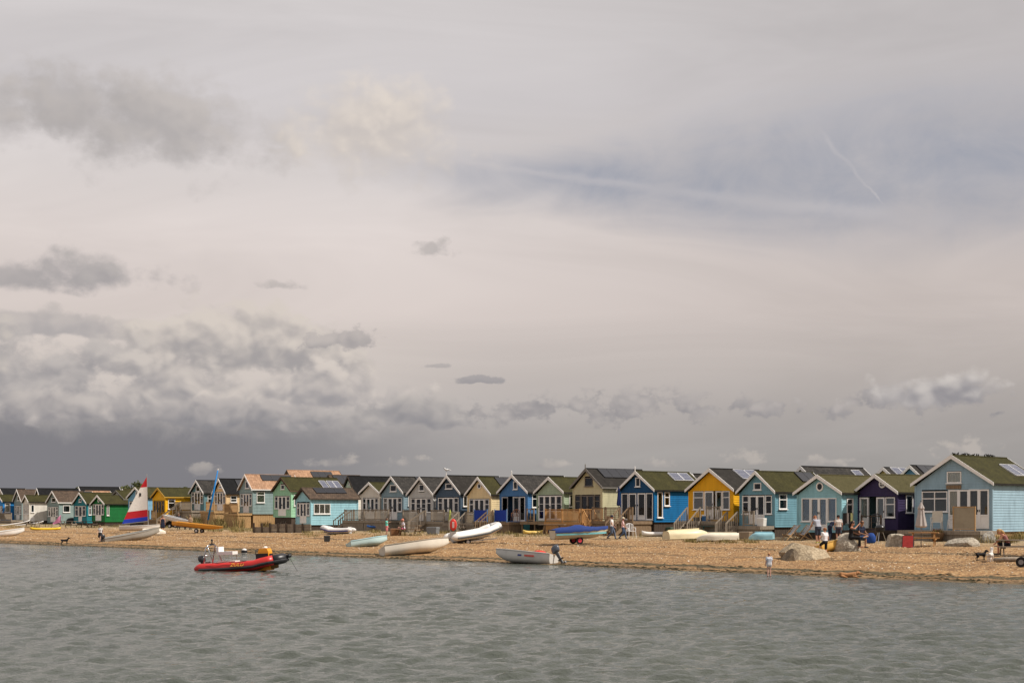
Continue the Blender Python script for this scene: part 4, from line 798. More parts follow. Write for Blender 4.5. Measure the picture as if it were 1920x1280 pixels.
# upturned hulls and small craft
boat('upturned_dinghy', 'cream dinghy lying upside down beside the white one', 'boat', P(1290, 1012), 20, 3.1, 1.4, .5, (.72, .62, .40), (.5, .45, .3), up=True, z=.66, pitch=-3)
boat('upturned_dinghy', 'white dinghy lying upside down in front of a dark green table', 'boat', P(1346, 1014), 170, 2.5, 1.2, .38, (.76, .70, .56), (.5, .5, .45), up=True, z=.5)
boat('upturned_dinghy', 'pale blue dinghy lying upside down below the steel blue hut', 'boat', P(1427, 1013), 160, 1.5, 1.05, .4, (.26, .48, .55), (.3, .4, .45), up=True, z=.5)
boat('yellow_boat', 'small yellow boat pulled up between the boulders', 'boat', P(1562, 1034), 35, 2.0, .9, .42, (.66, .38, .08), (.78, .58, .26), pitch=7, roll=-18, z=.02)
def board(name, label, cat, loc, yaw, L, B, c, pitch=0, z=.08, th=.11, roll=0):
    t_ = MB(); rings = []
    for f in np.linspace(0, 1, 13):
        b_ = max(.02, B/2*math.sin(math.pi*(.04+.92*f))**.55); x = L*(f-.5); zz = .10*(2*f-1)**4; rings.append([(x, b_*math.cos(a), zz+th/2*math.sin(a)) for a in np.linspace(0, 2*math.pi, 12, endpoint=False)])
    t_.loft(rings); o = t_.build(name, mat(c, .4, .08, 2), None, True); o.location = (loc[0], loc[1], loc[2]+z); o.rotation_euler = (R(roll), R(-pitch), R(yaw)); return tag(o, label, cat)
board('kayak', 'bright yellow kayak lying on the far shingle', 'kayak', P(85, 993), 8, 3.0, .6, (.75, .50, .02), th=.26)
board('paddle_board', 'long white board propped up on the far beach', 'board', P(28, 988), 24, 3.3, .6, (.75, .73, .7), pitch=10, z=.4)
board('paddle_board', 'white paddle board lying beside the yellow kayak', 'board', P(55, 987), 18, 3.2, .7, (.72, .70, .67), pitch=8, z=.32)
board('kayak', 'white kayak lying on the grass edge by the brown steps', 'kayak', P(1229, 1005), 10, 1.9, .55, (.78, .75, .7), th=.3, z=.15)
board('kayak', 'yellow kayak tip poking out under the wooden deck', 'kayak', P(1000, 1001), 20, 1.6, .5, (.72, .5, .12), th=.26, z=.12)
board('kayak', 'red kayak lying below the deck steps', 'kayak', P(668, 990), 10, 2.2, .55, (.58, .05, .03), th=.26, z=.14)
board('paddle_board', 'blue paddle board lying in front of the grey railed deck', 'board', P(716, 994), 12, 2.6, .7, (.02, .12, .42), th=.2, z=.3)
# sailing dinghy with hoisted sail
p = P(262, 998); t_ = boat('sailing_dinghy', 'white sailing dinghy with red white and blue sail hoisted', 'boat', p, 12, 3.6, 1.35, .42, (.74, .71, .66), (.6, .58, .55), z=.18, seats=1)
s_ = F/p.y; zt = (998-887)/s_-.2; MB().tube([(.75, 0, .3), (.62, 0, zt)], [.035, .02], 8).build('mast', mat((.35, .33, .3), .4, .1), t_)
ca, sa = math.cos(R(12)), math.sin(R(12))
SA = (.70, .74); z0 = .75
cl = [((.70, z0+.18)), ((-1.55, z0-.12)), ((.62, zt-.3))]      # tack, clew, head in boat x / height
def sailpt(a, b_): # a up the luff, b towards the leech
    lx = cl[0][0]+(cl[2][0]-cl[0][0])*a; lz = cl[0][1]+(cl[2][1]-cl[0][1])*a; ex_ = cl[1][0]+(cl[2][0]-cl[1][0])*a+.10*math.sin(math.pi*a)*-1; ez = cl[1][1]+(cl[2][1]-cl[1][1])*a
    return (lx+(ex_-lx)*b_, .16*math.sin(math.pi*b_)*(1-a)-.05, lz+(ez-lz)*b_)
for nm, a0, a1, c_ in (('sail_panel', 0, .09, (.02, .05, .42)), ('sail_panel', .09, .25, (.50, .02, .03)), ('sail_panel', .25, .77, (.78, .75, .71)), ('sail_panel', .77, 1.0, (.52, .02, .03))):
    m = MB(); na, nb_ = 6, 8; pts = [[sailpt(a0+(a1-a0)*i/na, j/nb_) for j in range(nb_+1)] for i in range(na+1)]; m.loft(pts, 0, False, False); m.build(nm, mat(c_, .8, .05, 3), t_, True)
MB().tube([(.72, 0, z0+.1), (-1.6, .02, z0-.15)], .025, 6).build('boom', GREY, t_)
MB().add([(-.05, -.02, zt*.60), (.12, -.03, zt*.60), (.12, -.03, zt*.66), (-.05, -.02, zt*.66)], [(0, 1, 2, 3)]).build('sail_emblem', BLACK, t_)
boat('upturned_dinghy', 'pale dinghy upside down under the raised sail', 'boat', P(290, 1000), 10, 2.0, 1.1, .4, (.66, .60, .50), (.5, .5, .45), up=True, z=.45)
# orange dinghy and white hull on trolleys, wrapped mast
p = P(372, 999); t_ = boat('orange_dinghy', 'long orange racing dinghy on a launching trolley', 'boat', p, -14, 4.6, 1.4, .36, (.70, .32, .04), (.74, .44, .10), z=.42, pitch=-6, transom=.8, rise=.1, seats=1); wheels(t_, (.1,), .55, .2, -.2)
t_ = boat('white_hull', 'white racing hull tilted on a trolley behind the orange dinghy', 'boat', P(330, 993), -24, 2.9, .9, .4, (.72, .70, .68), (.6, .6, .6), z=.75, pitch=-14); wheels(t_, (-.3,), .45, .2, -.45)
pa, pb = ptY(388, 985, P(388, 992).y), ptY(409, 878, P(388, 992).y)
t_ = thing('wrapped_mast', 'tall mast wrapped in bright blue sleeve leaning beside the orange dinghy', 'mast', pa); d = pb-pa
MB().tube([(0, 0, -.15), tuple(d*.1)], .05, 8).build('mast_foot', DARKWOOD, t_); MB().tube([tuple(d*.1), tuple(d*.5), tuple(d*.97)], [.085, .10, .055], 8).build('sleeve', mat((.02, .20, .52), .7, .12, 5), t_, True); MB().tube([tuple(d*.97), tuple(d)], [.055, .05], 8).build('mast_tip', WHITE, t_)
# ---------------------------------------------------------------- rocks
def rock(label, px, py, w, d, hgt, seed, rot=0, c=(.40, .34, .25), tilt=(0, 0)):
    bm = bmesh.new(); bmesh.ops.create_icosphere(bm, subdivisions=5, radius=1); rs = random.Random(seed); off = Vector((rs.random()*50, rs.random()*50, rs.random()*50))
    pl_ = [(Vector((rs.gauss(0, 1), rs.gauss(0, 1), rs.gauss(0, .7))).normalized(), rs.uniform(.48, .72)) for _ in range(8)]
    for v in bm.verts:
        q = v.co.copy()
        for n_, dd in pl_:
            e = q.dot(n_)-dd
            if e > 0: q -= n_*e*.97
        q *= 1+.05*mnoise.noise(q*1.7+off)+.025*mnoise.noise(q*5+off)+.02*mnoise.noise(q*16+off); v.co = Vector((q.x*w/1.35, q.y*d/1.35, max(-.25, q.z)*hgt/.78))
    me_ = bpy.data.meshes.new('boulder'); bm.to_mesh(me_); bm.free(); me_.polygons.foreach_set('use_smooth', [False]*len(me_.polygons))
    m, t, b = newmat('stone_%d' % seed); v = objco(t); n = tnoise(t, v, 2.2, 8, .65); n2 = tnoise(t, v, 9, 6, .7)
    c1 = tramp(t, n, [(.25, tuple(x*.5 for x in c)), (.5, c), (.75, tuple(min(1, x*1.35) for x in c))]); c2 = tmix(t, 1.0, c1, tramp(t, n2, [(.3, (.55, .5, .45)), (.6, (1, 1, 1))]), 'MULTIPLY')
    t.links.new(c2, b.inputs['Base Color']); b.inputs['Roughness'].default_value = .95; bump(t, b, n2, .7, .06); me_.materials.append(m)
    o = link('boulder', me_); o.location = P(px, py)+Vector((0, 0, -.02)); o.rotation_euler = (R(tilt[0]), R(tilt[1]), R(rot)); return tag(o, label, 'boulder', 'boulders on the beach')
rock('large split tan boulder a boy is climbing', 1508, 1047, 2.1, 1.5, .66, 3, 20, (.42, .34, .23), (0, 8))
rock('pale boulder under the seated couple beside the yellow boat', 1590, 1032, 1.1, 1.0, .72, 5, 40, (.46, .41, .33))
rock('low pale boulder left of the red mat', 1680, 1024, 1.3, .9, .55, 8, 10, (.48, .43, .34))
rock('broad grey boulder below the planter', 1797, 1023, 1.4, 1.0, .55, 11, -10, (.42, .38, .31))
rock('grey boulder in the grass beside the leaning woman', 1857, 1016, .9, .8, .5, 14, 0, (.40, .38, .34))
rock('small stone at the edge of the split boulder', 1483, 1051, .7, .6, .45, 21, 70, (.20, .16, .11))
# ---------------------------------------------------------------- people
CAPS = []
def remesh(caps, vox, name):
    bm = bmesh.new()
    for (a, b_, ra, rb) in caps:
        a = Vector(a); b_ = Vector(b_); d = b_-a; L = d.length
        if L < 1e-4: d = Vector((0, 0, 1e-3)); L = 1e-3
        q = d.to_track_quat('Z', 'Y').to_matrix(); rings = []; n = 10
        for th in (-80, -50, -20): rings.append((ra*math.sin(R(th)), ra*math.cos(R(th))))
        for th in (20, 50, 80): rings.append((L+rb*math.sin(R(th)), rb*math.cos(R(th))))
        vs_ = [[bm.verts.new(a+q@Vector((r*math.cos(2*math.pi*k/n), r*math.sin(2*math.pi*k/n), z))) for k in range(n)] for z, r in rings]
        for i in range(5):
            for k in range(n): bm.faces.new((vs_[i][k], vs_[i][(k+1) % n], vs_[i+1][(k+1) % n], vs_[i+1][k]))
        bm.faces.new(vs_[0][::-1]); bm.faces.new(vs_[-1])
    me_ = bpy.data.meshes.new(name); bm.to_mesh(me_); bm.free(); o = bpy.data.objects.new('tmp', me_); COL.objects.link(o)
    r_ = o.modifiers.new('r', 'REMESH'); r_.mode = 'VOXEL'; r_.voxel_size = vox; s_ = o.modifiers.new('s', 'SMOOTH'); s_.iterations = 3; s_.factor = .5
    dg = bpy.context.evaluated_depsgraph_get(); out = bpy.data.meshes.new_from_object(o.evaluated_get(dg)); out.name = name; bpy.data.objects.remove(o); out.materials.clear(); return out
def paint(me_, caps, tags, mats):
    n = len(me_.polygons); c = np.zeros(n*3); me_.polygons.foreach_get('center', c); c = c.reshape(-1, 3); best = np.full(n, 1e9); idx = np.zeros(n, int)
    for i, (a, b_, ra, rb) in enumerate(caps):
        a = np.array(a, float); b_ = np.array(b_, float); d = b_-a; L2 = max(1e-8, d@d); t_ = np.clip(((c-a)@d)/L2, 0, 1); dist = np.linalg.norm(c-(a+t_[:, None]*d), axis=1)-(ra+(rb-ra)*t_)
        m = dist < best; best[m] = dist[m]; idx[m] = tags[i]
    for q in mats: me_.materials.append(q)
    me_.polygons.foreach_set('material_index', idx); me_.polygons.foreach_set('use_smooth', [True]*n); me_.update()
BASE = dict(pel=(0, 0, .93), chest=(0, 0, 1.27), neck=(0, 0, 1.46), head=(0, .025, 1.62),
            shL=(-.18, 0, 1.41), shR=(.18, 0, 1.41), elL=(-.25, -.03, 1.13), elR=(.25, -.03, 1.13), wrL=(-.25, .07, .89), wrR=(.25, .07, .89),
            hiL=(-.09, 0, .90), hiR=(.09, 0, .90), knL=(-.10, .03, .49), knR=(.10, .03, .49), anL=(-.10, -.02, .08), anR=(.10, -.02, .08))
WALK = dict(knL=(-.09, .17, .52), anL=(-.09, .26, .10), knR=(.09, .02, .49), anR=(.09, -.30, .14), elL=(-.24, -.12, 1.14), wrL=(-.22, -.08, .9), elR=(.24, .08, 1.14), wrR=(.2, .24, .95))
BEND = dict(chest=(0, .22, 1.17), neck=(0, .37, 1.29), head=(0, .50, 1.36), shL=(-.19, .32, 1.25), shR=(.19, .32, 1.25), elL=(-.24, .44, 1.0), elR=(.24, .44, 1.0), wrL=(-.16, .56, .82), wrR=(.16, .56, .82))
SIT = dict(pel=(0, 0, .52), chest=(0, .03, .87), neck=(0, .06, 1.06), head=(0, .10, 1.21), shL=(-.18, .05, 1.0), shR=(.18, .05, 1.0), elL=(-.24, .12, .75), elR=(.24, .12, .75), wrL=(-.14, .34, .68), wrR=(.14, .34, .68),
           hiL=(-.10, .03, .50), hiR=(.10, .03, .50), knL=(-.12, .44, .50), knR=(.12, .44, .50), anL=(-.12, .46, .08), anR=(.12, .42, .08))
def person(label, loc, yaw, height, pose=None, top=(.7, .7, .7), bottom=(.03, .035, .06), skin=(.50, .30, .21), hair=(.05, .03, .02), sleeve=.5, leg=.5, shoe=(.05, .05, .05), hat=None, longhair=False, skirt=False, girth=1.0, midriff=False, extra=None):
    J = dict(BASE)
    if pose: J.update(pose)
    J = {k: Vector(v) for k, v in J.items()}; caps = []; tg = []; SK, TP, BT, SH = 0, 1, 2, 3
    def c(a, b_, ra, rb, t_): caps.append((tuple(a), tuple(b_), ra, rb)); tg.append(t_)
    g = girth
    for s_, sx_ in (('L', -1), ('R', 1)):
        sh, el, wr = J['sh'+s_], J['el'+s_], J['wr'+s_]; mid = sh.lerp(el, max(.05, sleeve))
        if sleeve > .02: c(sh, mid, .064*g, .056*g, TP)
        c(mid if sleeve > .02 else sh, el, .046, .040, SK); c(el, wr, .040, .028, SK)
        hd = (wr-el).normalized(); kn = wr+hd*.085; side = Vector((hd.z, 0, -hd.x)); side = side.normalized() if side.length > .1 else Vector((1, 0, 0)); pn = hd.cross(side).normalized()
        c(wr, kn, .030, .036, SK)
        for k in range(4): o_ = side*(.026*(k-1.5)); f0 = kn+o_; ln = (.062, .075, .072, .055)[k]; f1 = f0+hd*ln*.55+pn*.008; f2 = f1+hd*ln*.35+pn*.022; c(f0, f1, .0115, .0105, SK); c(f1, f2, .0105, .009, SK)
        th = wr+hd*.03; c(th, th-side*.04*sx_*1.0+hd*.035+pn*.015, .014, .011, SK)
        hi, kne, an = J['hi'+s_], J['kn'+s_], J['an'+s_]; lm = hi.lerp(kne, min(1, leg/.5) if leg <= .5 else 1)
        if leg > 0: c(hi, lm, .098*g, .075*g if leg >= .5 else .088*g, BT)
        if leg < .5: c(lm, kne, .074*g, .056, SK)
        km = kne.lerp(an, .35)
        if leg > .5: c(kne, an, .066*g, .055, BT)
        else: c(kne, km, .054, .057, SK); c(km, an, .057, .038, SK)
        fw = Vector((0, .17, -.045)); fw = fw if pose is None or True else fw
        c(an+Vector((0, -.03, -.03)), an+fw, .042, .033, SH)
    P_, C_, N_, Hd = J['pel'], J['chest'], J['neck'], J['head']
    ax = (J['shR']-J['shL']).normalized()
    for o_ in (-.075, 0, .075):
        c(P_+ax*o_+Vector((0, 0, .04)), P_.lerp(C_, .5)+ax*o_*.85, .115*g, .105*g, SK if midriff else TP); c(P_.lerp(C_, .5)+ax*o_*.85, C_+ax*o_*1.15, .105*g, .118*g, TP); c(P_+ax*o_-Vector((0, 0, .04)), P_+ax*o_+Vector((0, 0, .02)), .118*g, .118*g, BT)
    c(C_, N_.lerp(C_, .25), .12*g, .07, TP); c(J['shL'], J['shR'], .062, .062, TP if sleeve > .02 else SK)
    if skirt: 
        for o_ in (-.08, 0, .08): c(P_+ax*o_, P_+ax*o_*1.5-Vector((0, 0, .36)), .12, .14, BT)
    c(N_-Vector((0, 0, .03)), N_.lerp(Hd, .5), .056, .052, SK); up = (Hd-N_).normalized(); fwd = ax.cross(up)*-1
    fwd = Vector((-ax.y, ax.x, 0)); fwd = (fwd-up*fwd.dot(up)).normalized()
    c(Hd-up*.035, Hd+up*.045, .088, .096, SK); c(Hd-up*.06+fwd*.02, Hd-up*.075+fwd*.045, .06, .045, SK); c(Hd+fwd*.085-up*.01, Hd+fwd*.108-up*.03, .016, .018, SK)
    for sx_ in (-1, 1): c(Hd+ax*.09*sx_-up*.02, Hd+ax*.098*sx_+up*.015, .018, .02, SK)
    k = height/1.75; me_ = remesh(caps, .0125, 'person'); paint(me_, caps, tg, [mat(skin, .6, .05), mat(top, .85, .08, 8), mat(bottom, .85, .08, 8), mat(shoe, .7, .1)])
    o = link('person', me_); o.location = loc; o.rotation_euler = (0, 0, R(yaw)); o.scale = (k, k, k); tag(o, label, 'person')
    m = MB(); ctr = Hd+up*.02-fwd*.012; nn, mm = 14, 8; rings = []
    bmq = Matrix((ax, fwd, up)).transposed()
    for i in range(mm+1):
        th = math.pi*.62*i/mm; rr = .108 if hair else .1; ring = []
        for q in range(nn):
            a = 2*math.pi*q/nn; front = max(0, math.sin(a)); th2 = th*(1-.42*front); rg = 1+.03*math.sin(q*5+i*3)
            ring.append(ctr+bmq@Vector((rr*rg*math.sin(th2)*math.cos(a), rr*1.08*rg*math.sin(th2)*math.sin(a), rr*1.1*rg*math.cos(th2))))
        rings.append(ring)
    m.loft(rings, 0, True, False)
    if longhair: m.tube([Hd-fwd*.06+up*.02, Hd-fwd*.10-up*.12, Hd-fwd*.10-up*.27], [.09, .075, .03], 10)
    m.build('hair', mat(hair, .7, .2, 20), o, True)
    for sx_ in (-1, 1): MB().ball(Hd+ax*.035*sx_+fwd*.088+up*.005, .011, 0, 6, 4).build('eye', BLACK, o)
    e = MB(); e.beam(Hd+ax*-.022+fwd*.1-up*.062, Hd+ax*.022+fwd*.1-up*.062, .012, .008); e.build('mouth', mat((.3, .1, .09), .6, .05), o)
    if hat:
        m = MB(); rings = []
        for i in range(6): th = math.pi*.5*i/5; rings.append([ctr+bmq@Vector((.117*math.sin(th)*math.cos(a), .124*math.sin(th)*math.sin(a), .03+.105*math.cos(th))) for a in np.linspace(0, 2*math.pi, 14, endpoint=False)])
        m.loft(rings, 0, True, False); b0_ = ctr+up*.035
        m.add([b0_+ax*x+fwd*y+up*z for x, y, z in ((-.08, .10, 0), (.08, .10, 0), (.06, .20, -.02), (-.06, .20, -.02), (-.08, .10, .012), (.08, .10, .012), (.06, .20, -.01), (-.06, .20, -.01))], [(0, 1, 2, 3), (4, 5, 6, 7), (0, 1, 5, 4), (1, 2, 6, 5), (2, 3, 7, 6), (3, 0, 4, 7)])
        m.build('cap', mat(hat, .8, .1), o, True)
    if extra: extra(o, J)
    return o
def stand(label, px, yh, yf, yaw, pose=None, hs=1.0, **k):
    p = P(px, yf); return person(label, p, yaw, (yf-yh)/(F/p.y)*hs, pose, **k)
SKIN2 = (.46, .26, .17); TANSK = (.36, .19, .11)
def backpack(o, J): MB().loft([[(x*w_, y, z) for x, y in ((-.15, -.10), (.15, -.10), (.15, -.27), (-.15, -.27))] for z, w_ in ((1.0, .9), (1.1, 1), (1.35, 1), (1.45, .7))]).build('backpack', mat((.07, .09, .10), .8, .2), o, True)
stand('person in white top with dark backpack walking along the far shingle', 188, 984, 1015.5, 170, WALK, 1.0, top=(.75, .74, .72), bottom=(.03, .03, .035), leg=.35, skirt=True, hair=(.10, .06, .03), extra=backpack)
stand('person in navy sundress standing by the raised sail', 305, 966, 997, 20, None, 1.0, top=(.02, .025, .05), bottom=(.02, .025, .05), sleeve=0, leg=.2, skirt=True, hair=(.18, .09, .04), skin=(.55, .28, .19))
stand('person in navy top behind the orange dinghy', 335, 962, 992, 200, None, 1.0, top=(.015, .018, .035), bottom=(.02, .02, .03), leg=1)
stand('person in black top bending behind the orange dinghy', 347, 966, 992, 250, BEND, 1.0, top=(.012, .012, .014), bottom=(.02, .02, .03), leg=1)
stand('person in beige jacket behind the orange dinghy', 357, 965, 993, 160, None, 1.0, top=(.55, .40, .27), bottom=(.1, .09, .08), sleeve=1, leg=1, hair=(.12, .06, .04))
stand('person in turquoise shirt and pink shorts by the grey railed deck', 725, 971, 1003, 250, dict(elR=(.22, .2, 1.25), wrR=(.12, .42, 1.35)), 1.0, top=(.12, .55, .45), bottom=(.62, .22, .22), leg=.45, hair=(.04, .02, .015))
p = P(757, 1003); person('person in white and pink with sunhat sitting at the picnic table', p+Vector((0, 0, .0)), 110, 1.62, SIT, top=(.70, .66, .72), bottom=(.70, .06, .20), sleeve=.3, leg=1, hair=(.6, .22, .15), hat=(.62, .22, .15))
def jacket(o, J): MB().ball((-.26, .06, .86), (.10, .16, .26)).build('carried_jacket', mat((.012, .014, .03), .9, .2), o, True)
stand('person in white shirt, jeans and dark cap walking beside partner', 1147, 966, 1011, 250, WALK, top=(.72, .67, .64), bottom=(.10, .13, .19), leg=1, hat=(.02, .025, .05), girth=1.12, extra=jacket, skin=(.5, .27, .18))
stand('person in pale pink shirt, jeans and cream cap walking', 1168, 969.5, 1011, 262, WALK, top=(.72, .48, .47), bottom=(.06, .10, .18), sleeve=.8, leg=1, hat=(.66, .56, .40), skin=(.5, .25, .18))
stand('person in grey vest and navy shorts bending over the cool boxes', 1534, 962, 1018, 20, dict(chest=(0, .13, 1.23), neck=(0, .22, 1.39), head=(0, .33, 1.49), shL=(-.2, .18, 1.34), shR=(.2, .18, 1.34), elL=(-.3, .25, 1.08), elR=(.3, .25, 1.08), wrL=(-.28, .4, .88), wrR=(.24, .42, .9)), top=(.36, .37, .42), bottom=(.04, .05, .08), sleeve=.12, leg=.42, skin=(.55, .29, .20), hair=(.32, .12, .05), girth=1.18, shoe=(.5, .5, .08))
stand('person in navy top stooping between the two standing adults', 1556, 968, 1012, -60, BEND, 1.05, top=(.015, .02, .045), bottom=(.015, .02, .05), sleeve=.6, leg=1, hair=(.05, .03, .02))
stand('person in white tee and dark shorts standing with back turned', 1572, 965, 1015, 5, None, top=(.62, .56, .52), bottom=(.045, .045, .07), leg=.36, hair=(.015, .012, .012), girth=1.12, skin=(.5, .27, .2))
stand('child in white tee and black shorts climbing the split boulder', 1547, 989, 1044, 35, dict(knL=(-.12, .26, .72), anL=(-.14, .34, .42), elL=(-.26, .12, 1.16), wrL=(-.24, .3, 1.02)), top=(.76, .74, .76), bottom=(.012, .012, .014), leg=.45, hair=(.26, .10, .04), skin=(.55, .32, .23))
stand('toddler in grey tee paddling at the water edge', 1442, 1036, 1080, 10, None, 1.0, top=(.52, .54, .60), bottom=(.66, .62, .60), leg=.12, hair=(.42, .20, .09), skin=(.6, .34, .26), shoe=(.6, .34, .26), girth=1.25, sleeve=.6)
# the couple on the boulder
p = P(1600, 1033)
def phone(o, J): MB().box(-.04, .04, .42, .43, 1.18, 1.34).build('phone', mat((.7, .7, .7), .3, .05), o)
person('person in black vest and black skirt sitting on boulder photographing', p+Vector((-.1, .15, .18)), 255, 1.70, dict(SIT, elR=(.28, .22, .95), wrR=(.10, .40, 1.16)), top=(.012, .012, .014), bottom=(.012, .012, .014), sleeve=0, leg=1, skin=(.50, .26, .17), hair=(.02, .012, .01), longhair=True, skirt=False, extra=phone, shoe=(.5, .26, .17))
person('person in navy tee and blue shorts sitting on boulder with leg crossed', p+Vector((.42, .3, .16)), 215, 1.74, dict(SIT, knL=(.02, .46, .58), anL=(.26, .42, .52)), top=(.015, .02, .045), bottom=(.05, .10, .22), leg=.46, skin=TANSK, hair=(.06, .03, .02))
p = P(1880, 1042); person('person in coral vest leaning from the picnic bench to pet dogs', p+Vector((.25, 0, .05)), 75, 1.66, dict(SIT, chest=(0, .16, .83), neck=(0, .30, .97), head=(0, .40, 1.08), shL=(-.18, .25, .93), shR=(.18, .25, .93), elL=(-.2, .4, .7), elR=(.2, .4, .7), wrL=(-.1, .56, .55), wrR=(.1, .56, .55)), top=(.30, .13, .12), bottom=(.015, .018, .03), sleeve=0, leg=.45, skin=(.58, .28, .18), hair=(.42, .26, .11), longhair=True)
p = ptY(17, 977, F/(sfront(17)*1.02)); person('person in grey leaning on the far deck rail', HUTS[30].fl(-2.2, -.9, 0), 150, 1.7, BEND, top=(.20, .21, .24), bottom=(.12, .11, .10), leg=1, hair=(.02, .02, .02))
# ---------------------------------------------------------------- dogs
def dog(label, px, py, yaw, L, c, c2=None, lying=False, headup=1.0):
    caps = []; tg = []
    def q(a, b_, ra, rb, t_=0): caps.append((a, b_, ra, rb)); tg.append(t_)
    z = .42 if not lying else .16
    q((-.28, 0, z+.02), (0, 0, z-.02), .10, .105); q((0, 0, z-.02), (.24, 0, z), .11, .135, 1 if c2 else 0); q((.24, 0, z+.02), (.40, 0, z+.20*headup), .10, .075); q((.40, 0, z+.22*headup), (.44, 0, z+.23*headup), .085, .08); q((.46, 0, z+.20*headup), (.60, 0, z+.16*headup), .05, .036)
    for s_ in (-1, 1):
        q((.38, .06*s_, z+.27*headup), (.35, .09*s_, z+.17*headup), .03, .02)
        if lying: q((.2, .1*s_, .10), (.42, .1*s_, .05), .045, .035); q((-.28, .11*s_, .10), (-.08, .14*s_, .05), .07, .035)
        else:
            q((.24, .08*s_, z-.06), (.23, .08*s_, .2), .055, .034); q((.23, .08*s_, .2), (.24, .08*s_, .04), .032, .026); q((.24, .08*s_, .03), (.28, .08*s_, .025), .03, .026)
            q((-.27, .08*s_, z-.04), (-.18, .08*s_, .26), .08, .045); q((-.18, .08*s_, .26), (-.32, .08*s_, .16), .04, .03); q((-.32, .08*s_, .16), (-.30, .08*s_, .03), .028, .025); q((-.3, .08*s_, .03), (-.25, .08*s_, .025), .03, .026)
    q((-.36, 0, z+.03), (-.52, 0, z+(.16 if not lying else -.06)), .035, .018)
    me_ = remesh(caps, .014, 'dog'); paint(me_, caps, tg, [mat(c, .8, .2, 9), mat(c2 or c, .8, .2, 9)]); o = link('dog', me_); k = L/1.0; o.location = P(px, py); o.rotation_euler = (0, 0, R(yaw)); o.scale = (k, k, k); return tag(o, label, 'dog')
dog('black dog trotting along the far water edge', 121, 1020, 5, .72, (.012, .012, .014))
dog('small black dog facing the white dog by the picnic bench', 1839, 1050, 12, .62, (.010, .010, .011))
dog('white dog with dark harness reaching towards the leaning person', 1857, 1053, 60, .72, (.66, .62, .58), headup=1.5)
dog('ginger dog lying in the shallows', 1590, 1084, 0, .85, (.36, .17, .07), lying=True, headup=.35)
# ---------------------------------------------------------------- beach furniture
def parasol(label, loc, hgt, c, pole_h=None, w=.17, tilt=0):
    t_ = thing('closed_parasol', label, 'parasol', loc); t_.rotation_euler = (0, R(tilt), 0); MB().tube([(0, 0, -.05), (0, 0, hgt)], .022, 8).build('pole', GREY, t_)
    m = MB(); rings = []; z0 = hgt*.42 if pole_h is None else pole_h
    for f, rr in ((0, .75), (.06, 1.0), (.25, .85), (.5, .62), (.72, .5), (.76, .62), (.9, .3), (1, .08)):
        rings.append([(w*rr*(1+.28*(k % 2))*math.cos(2*math.pi*k/16), w*rr*(1+.28*(k % 2))*math.sin(2*math.pi*k/16), z0+(hgt-.03-z0)*f) for k in range(16)])
    m.loft(rings); m.build('canopy', mat(c, .85, .08, 5), t_); MB().ball((0, 0, hgt+.02), .035).build('cap', BLACK, t_); return t_
parasol('closed grey parasol standing in the orange picnic table', P(1727, 1024), (1024-940)/(F/P(1727, 1024).y), (.42, .38, .36), w=.24)
parasol('closed dusty pink parasol beside the turquoise hut', HUTS[4].fl(-.3, -2.3, -.04), 2.55, (.52, .32, .26), w=.15)
parasol('closed navy parasol in front of the deep blue hut', HUTS[7].fl(-.15, -1.7, 0), 2.45, (.012, .025, .10), w=.13)
parasol('closed lime parasol by the diamond lattice', HUTS[11].fl(-1.35, -1.95, -.1), 1.25, (.48, .52, .14), .12, w=.12)
parasol('closed beige parasol before the white hut with grey barge boards', P(222, 984), 1.65, (.50, .36, .24), .15, w=.32)
def deckchair(label, loc, yaw):
    t_ = thing('deckchair', label, 'deckchair', loc, R(yaw), 'striped deckchairs')
    for y in (-.28, .28): MB().beam((-.55, y, .0), (.45, y, .92), .035, .045).build('frame_rail', TANWOOD, t_); MB().beam((.42, y*.9, .0), (-.5, y*.9, .34), .035, .045).build('frame_rail', TANWOOD, t_); MB().beam((.5, y*.8, .02), (.05, y*.8, .56), .03, .035).build('prop', TANWOOD, t_)
    m = MB(); n, k = 8, 11
    for i in range(n+1):
        f = i/n; x = -.47+f*.9; z = .34+f*.56-.22*math.sin(math.pi*f)
        for j in range(k+1): m.v.append((x, -.25+.5*j/k, z))
    for i in range(n):
        for j in range(k): m.f.append((i*(k+1)+j, i*(k+1)+j+1, (i+1)*(k+1)+j+1, (i+1)*(k+1)+j)); m.m.append(j % 2)
    m.build('sling', [mat((.74, .72, .68), .9, .05), mat((.02, .025, .05), .9, .1)], t_)
    return t_
deckchair('navy and white striped deckchair left of its twin by turquoise hut', P(1484, 1012), 25); deckchair('navy and white striped deckchair nearer the grey-vested person', P(1508, 1012), 28)
def picnic(label, loc, yaw, m_, L=1.7, sc=1.0):
    t_ = thing('picnic_table', label, 'table', loc, R(yaw)); t_.scale = (sc,)*3
    for i in range(5): MB().box(-L/2, L/2, -.35+i*.142, -.35+i*.142+.13, .70, .74).build('top_plank', m_, t_)
    for s_ in (-1, 1):
        for k in range(2): MB().box(-L/2, L/2, s_*.62-.13+k*.135, s_*.62-.13+k*.135+.125, .42, .46).build('seat_plank', m_, t_)
    for x in (-L*.36, L*.36):
        for s_ in (-1, 1): MB().beam((x, s_*.26, .70), (x, s_*.66, 0), .05, .09).build('leg', m_, t_)
        MB().beam((x+.05, -.74, .39), (x+.05, .74, .39), .045, .09).build('brace', m_, t_)
    return t_
picnic('orange stained picnic table with a closed parasol through it', P(1732, 1024), -20, ORANGEWOOD, 1.5); picnic('grey picnic table where the coral-vested person sits', P(1908, 1043), -12, OLDWOOD, 1.8)
